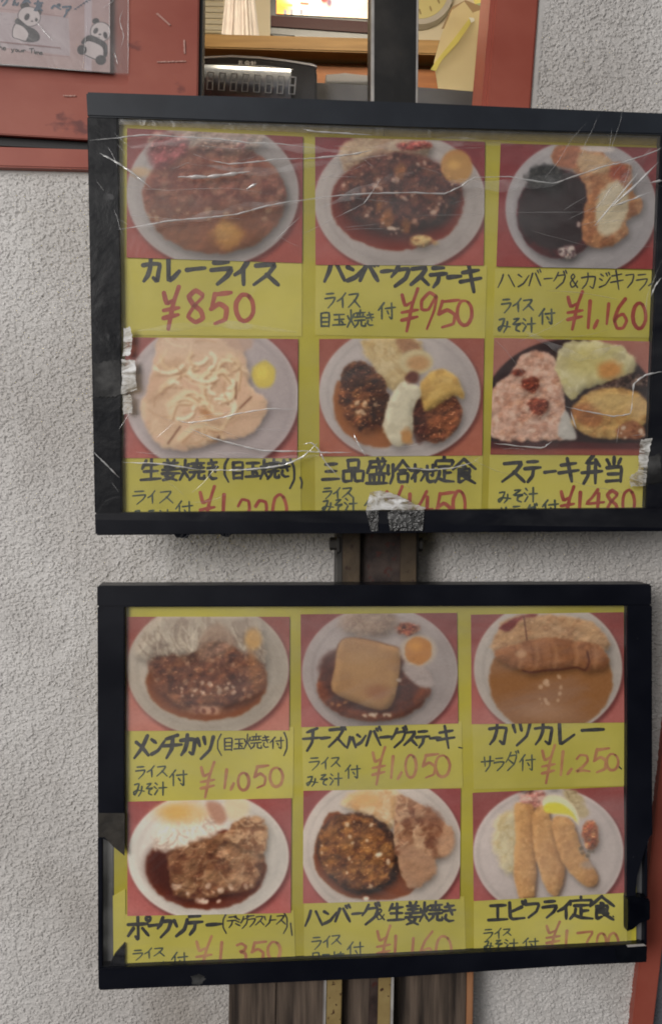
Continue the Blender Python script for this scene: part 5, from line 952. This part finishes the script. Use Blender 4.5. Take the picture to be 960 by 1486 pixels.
creases('crease', [
 (*c3, [[(30, 95), (145, 85), (250, 72), (400, 80), (560, 90), (680, 105), (800, 108), (960, 128)], [(520, 175), (600, 192), (720, 182), (800, 172), (960, 168)], [(145, 460), (250, 445), (350, 425), (500, 412), (620, 400), (750, 365), (850, 345), (960, 335)], [2.4, (390, 245), (500, 245), (600, 235), (685, 222)], [2.0, (670, 295), (712, 272)], [1.3, (70, 148), (130, 180), (200, 225), (280, 290)]]),
 (*c4, [[1.3, (0, 208), (150, 195), (250, 183), (340, 165)], [(0, 410), (170, 390), (330, 380), (540, 375), (700, 380), (780, 345), (850, 300), (960, 298)], [(0, 60), (60, 72), (200, 80), (340, 90)]]),
 (*c5, [[(0, 322), (150, 320), (370, 355), (480, 320), (660, 260), (760, 240), (930, 180), (955, 160)], [1.6, (600, 580), (830, 300)], [1.8, (690, 478), (800, 380), (940, 240)], [1.4, (690, 480), (800, 440), (900, 400)], [1.8, (900, 350), (960, 340)], [1.2, (900, 960), (925, 900), (955, 860)]]),
 (*c6, [[1.2, (440, 430), (540, 470), (650, 500), (740, 520), (850, 522), (960, 520)], [1.3, (480, 598), (600, 600), (700, 595), (820, 580), (900, 545), (960, 490)], [(45, 525), (100, 580), (150, 630)], [(390, 395), (430, 405), (520, 395), (650, 365), (760, 348), (880, 350)], [(165, 568), (300, 572), (400, 585), (480, 598)]]),
 (*c7, [[1.2, (250, 550), (275, 600), (310, 660)], [(0, 600), (40, 592), (80, 630), (110, 690), (200, 790)], [(0, 632), (100, 640), (240, 640)], [1.0, (500, 715), (620, 725), (740, 718), (870, 680)]]),
 (*c8, [[1.4, (960, 255), (870, 275), (810, 320), (800, 400)], [(800, 400), (790, 480), (700, 495), (560, 470), (430, 440)], [(470, 470), (500, 560)], [1.0, (60, 640), (310, 665), (370, 630)]]),
], None, M['crease'], .00072, fm)
creases('crease', [
 (*c3, [[(150, 285), (350, 300), (600, 290), (820, 325)], [(170, 400), (400, 420)], [(420, 110), (600, 130), (700, 125)], [(450, 150), (520, 175)], [(780, 510), (900, 400)]]),
 (*c4, [[2, (160, 500), (300, 430), (390, 300)], [(60, 295), (270, 298)], [(200, 550), (380, 530)], [(560, 490), (900, 485)], [(0, 580), (160, 500)], [(700, 160), (900, 150)], [(290, 200), (355, 255)]]),
 (*c5, [[2, (590, 510), (660, 420), (720, 330)], [(430, 500), (560, 420)], [(100, 510), (400, 510), (900, 500)], [(260, 610), (560, 690)], [(340, 930), (520, 940), (800, 990)], [(870, 1080), (880, 960), (960, 760)]]),
 (*c6, [[(150, 430), (190, 370)], [(700, 430), (880, 440)], [(120, 650), (150, 690)], [(380, 400), (300, 470)]]),
 (*c7, [[(100, 660), (130, 760)], [(850, 680), (880, 660)]]), (*c8, [[(715, 640), (730, 540)], [(790, 600), (870, 590)], [(840, 100), (870, 95)]]),
], None, M['crease_faint'], .00038, fm)
creases('crease', [((0, 0), 1.0, [[1.2, (186, -40), (186.5, 30), (186, 107)], [.8, (-40, 91), (60, 97), (186, 109)], [1.6, (166.5, 76), (171, 93)], [1.2, (53, 31), (64, 45), (78, 60)], [.6, (160, -30), (159, 40), (158, 100)], [.9, (179, 14), (174, 30), (180, 52), (176, 70)], [.6, (120, 100), (124, 60), (128, 20)], [1, (150, 12), (162, 4), (170, -8)]])], None, M['crease_faint'], .0007, pc, WALL, .0062)  # pale strips on the pouch: sleeve edges and creases, with its highlights drawn in
pp = thing('paper_stack', LD.p(505, 118), 'small pinkish white paper stack lying on the grey counter', 'paper')
prism('sheets', [(472, 108), (500, 106), (545, 110), (548, 119), (474, 119)], LD, -.03, .03, M['light_grey'], pp, .001)
rng = random.Random(11)
def rand_creases(n, x0, x1, y0, y1, L, ang):
    out = []
    for _ in range(n):
        x, y = rng.uniform(x0, x1), rng.uniform(y0, y1); th = math.radians(rng.gauss(ang, 22)); l = L*rng.uniform(.4, 1.5); pts = [rng.uniform(.6, 1.2)]
        for j in range(4): pts.append((x, y)); th += rng.uniform(-.25, .25); x += l/3*math.cos(th); y += l/3*math.sin(th)
        out.append(pts)
    return out
px1 = ((0, 0), 1.0)
M['glare_band'] = film('painted_glare_band', tint=.98, gloss=.02, rough=.35, white=.045, haze=30)  # for broad flat whitish bands that paint milky glare onto the film
creases('glare_strip', [(*px1, [[1, (190, 214), (300, 202), (420, 214), (520, 222)], [.8, (300, 240), (380, 250), (470, 236), (560, 225)], [1, (470, 300), (560, 262), (600, 250)], [1.2, (640, 262), (720, 270), (800, 262), (900, 232)], [1.3, (870, 300), (905, 265), (945, 215)], [.9, (190, 330), (280, 318), (360, 300), (440, 292)], [.8, (300, 655), (400, 668), (470, 660)], [1, (530, 215), (640, 205), (760, 210)], [.9, (760, 480), (840, 520), (900, 500)], [.8, (200, 480), (320, 470), (430, 482)]])], None, M['glare_band'], .0042, fm, flat=.12, off=.0024)
creases('crease', [(*px1, rand_creases(16, 180, 900, 195, 360, 70, -8)+rand_creases(9, 820, 930, 210, 330, 50, -48)+rand_creases(8, 170, 300, 600, 735, 50, 12)+rand_creases(8, 420, 900, 480, 720, 60, 5)+rand_creases(6, 135, 175, 190, 330, 30, 40))], None, M['crease_faint'], .0003, fm)
def rough_edge(poly, amp, k=7):
    out = []
    for i in range(len(poly)):
        a, b = poly[i], poly[(i+1) % len(poly)]
        for j in range(k):
            t = j/k; out.append((a[0]+(b[0]-a[0])*t+rng.uniform(-amp, amp), a[1]+(b[1]-a[1])*t+rng.uniform(-amp, amp)))
    return out
Z = lambda c, pts: [(c[0][0]+x/c[1], c[0][1]+y/c[1]) for x, y in pts]
prism('tape_patch', rough_edge(Z(c6, [(168, 20), (195, 12), (205, 60), (195, 130), (165, 130)]), .9), TOP, .0016, .0004, M['old_tape'], up)
prism('tape_patch', rough_edge(Z(c6, [(160, 145), (212, 148), (224, 268), (160, 288)]), 1.2), TOP, .0016, .0004, M['old_tape'], up)
prism('tape_patch', rough_edge(Z(c6, [(165, 292), (200, 290), (203, 366), (165, 370)]), .9), TOP, .0014, .0004, M['old_tape'], up)
M['scuff'] = mat('scuffed_tape', (.008, .008, .009, 1), (.09, .09, .09, 1), rough=.5, spec=.2, scale=60, bump=.4, bscale=130, lo=.45, hi=.75)
prism('tape_patch', rough_edge(Z(c6, [(42, 160), (155, 150), (158, 290), (100, 300), (50, 300)]), 1.5), TOP, .0010, .0004, M['scuff'], up)
prism('tape_patch', rough_edge(Z(c8, [(845, 622), (905, 612), (890, 690), (880, 780), (868, 865), (792, 872), (785, 820), (832, 790), (835, 710)]), 1.0), TOP, .0016, .0004, M['old_tape'], up)
prism('tape_patch', rough_edge(Z(c8, [(880, 720), (950, 690), (955, 850), (880, 860)]), 1.2), TOP, .0010, .0004, M['scuff'], up)
prism('tape_patch', rough_edge(Z(c7, [(330, 838), (382, 830), (462, 850), (560, 900), (612, 915), (590, 926), (312, 926)]), .8), TOP, .0016, .0004, M['old_tape'], up)
def crumple(name, poly, plane, off, m, parent, amp, seed, n=46, k=26):
    u, v = np.meshgrid(np.linspace(0, 1, n), np.linspace(0, 1, k))
    g = lambda q: (poly[0][q]*(1-u)+poly[1][q]*u)*(1-v)+(poly[3][q]*(1-u)+poly[2][q]*u)*v
    h = amp*np.abs(fbm(u*14, v*9, seed, 3)-.5)*2
    return grid_mesh(name, plane.p(g(0), g(1), off)-plane.n*h[..., None], n, k, m, parent, smooth=False)
crumple('tape_patch', Z(c7, [(310, 928), (372, 926), (370, 1030), (335, 1032)]), TOP, .0006, M['foil'], up, .0022, 4, 24)
crumple('tape_patch', Z(c7, [(415, 930), (600, 926), (592, 1028), (430, 1030)]), TOP, .0006, M['foil'], up, .0026, 9)
nx, ny = 100, 8; u, v = np.meshgrid(np.linspace(0, 1, nx), np.linspace(0, 1, ny))
grid_mesh('tape_strip', TOP.p(172+u*386, 171+u*14+v*(10+3*u), -.0030)-TOP.n*(.0004*fbm(u*20, v*2, 3))[..., None], nx, ny, M['strip'], up)
grid_mesh('tape_strip', TOP.p(556+u*402, 181+u*12+v*(17+2*u), -.0030)-TOP.n*(.0004*fbm(u*20, v*2, 6))[..., None], nx, ny, M['strip'], up)
prism('tape_patch', rough_edge([(277, 1416), (292, 1414), (299, 1421), (290, 1429), (279, 1428)], 1.5), LOW, .0004, .0003, M['scuff'], lo)
prism('paper_scrap', [(164, 1300), (182, 1290), (182, 1370), (165, 1402)], LOW, -.0078, .0003, M['card'], lo)
# tape crumbs under the upper rail
crumple('tape_patch', [(252, 775), (276, 775), (272, 781), (256, 780)], TOP, -.001, M['frame_tape'], up, .002, 3, 14, 8)
crumple('tape_patch', [(318, 774), (338, 774), (332, 779), (322, 778)], TOP, -.001, M['frame_tape'], up, .002, 7, 14, 8)
# loose strips of old tape on the red window frame
M['torn'] = mat('pale_tape_scrap', (.40, .20, .165, 1), rough=.5)
crumple('tape_scrap', [(226, 20), (229, 18.5), (248, 36), (246, 37.5)], WALL, .0048, M['torn'], win, .001, 2, 20, 4)
crumple('tape_scrap', [(228, 89), (270, 88), (270, 90), (228, 91)], WALL, .0048, M['torn'], win, .0012, 5, 30, 4)
crumple('tape_scrap', [(266, 58), (268.5, 58), (269, 78), (266.5, 78)], WALL, .0048, M['torn'], win, .0012, 6, 4, 20)
crumple('tape_scrap', [(92, 138), (110, 138), (110, 140), (92, 140)], WALL, .0002, M['torn'], win, .0012, 8, 16, 4)
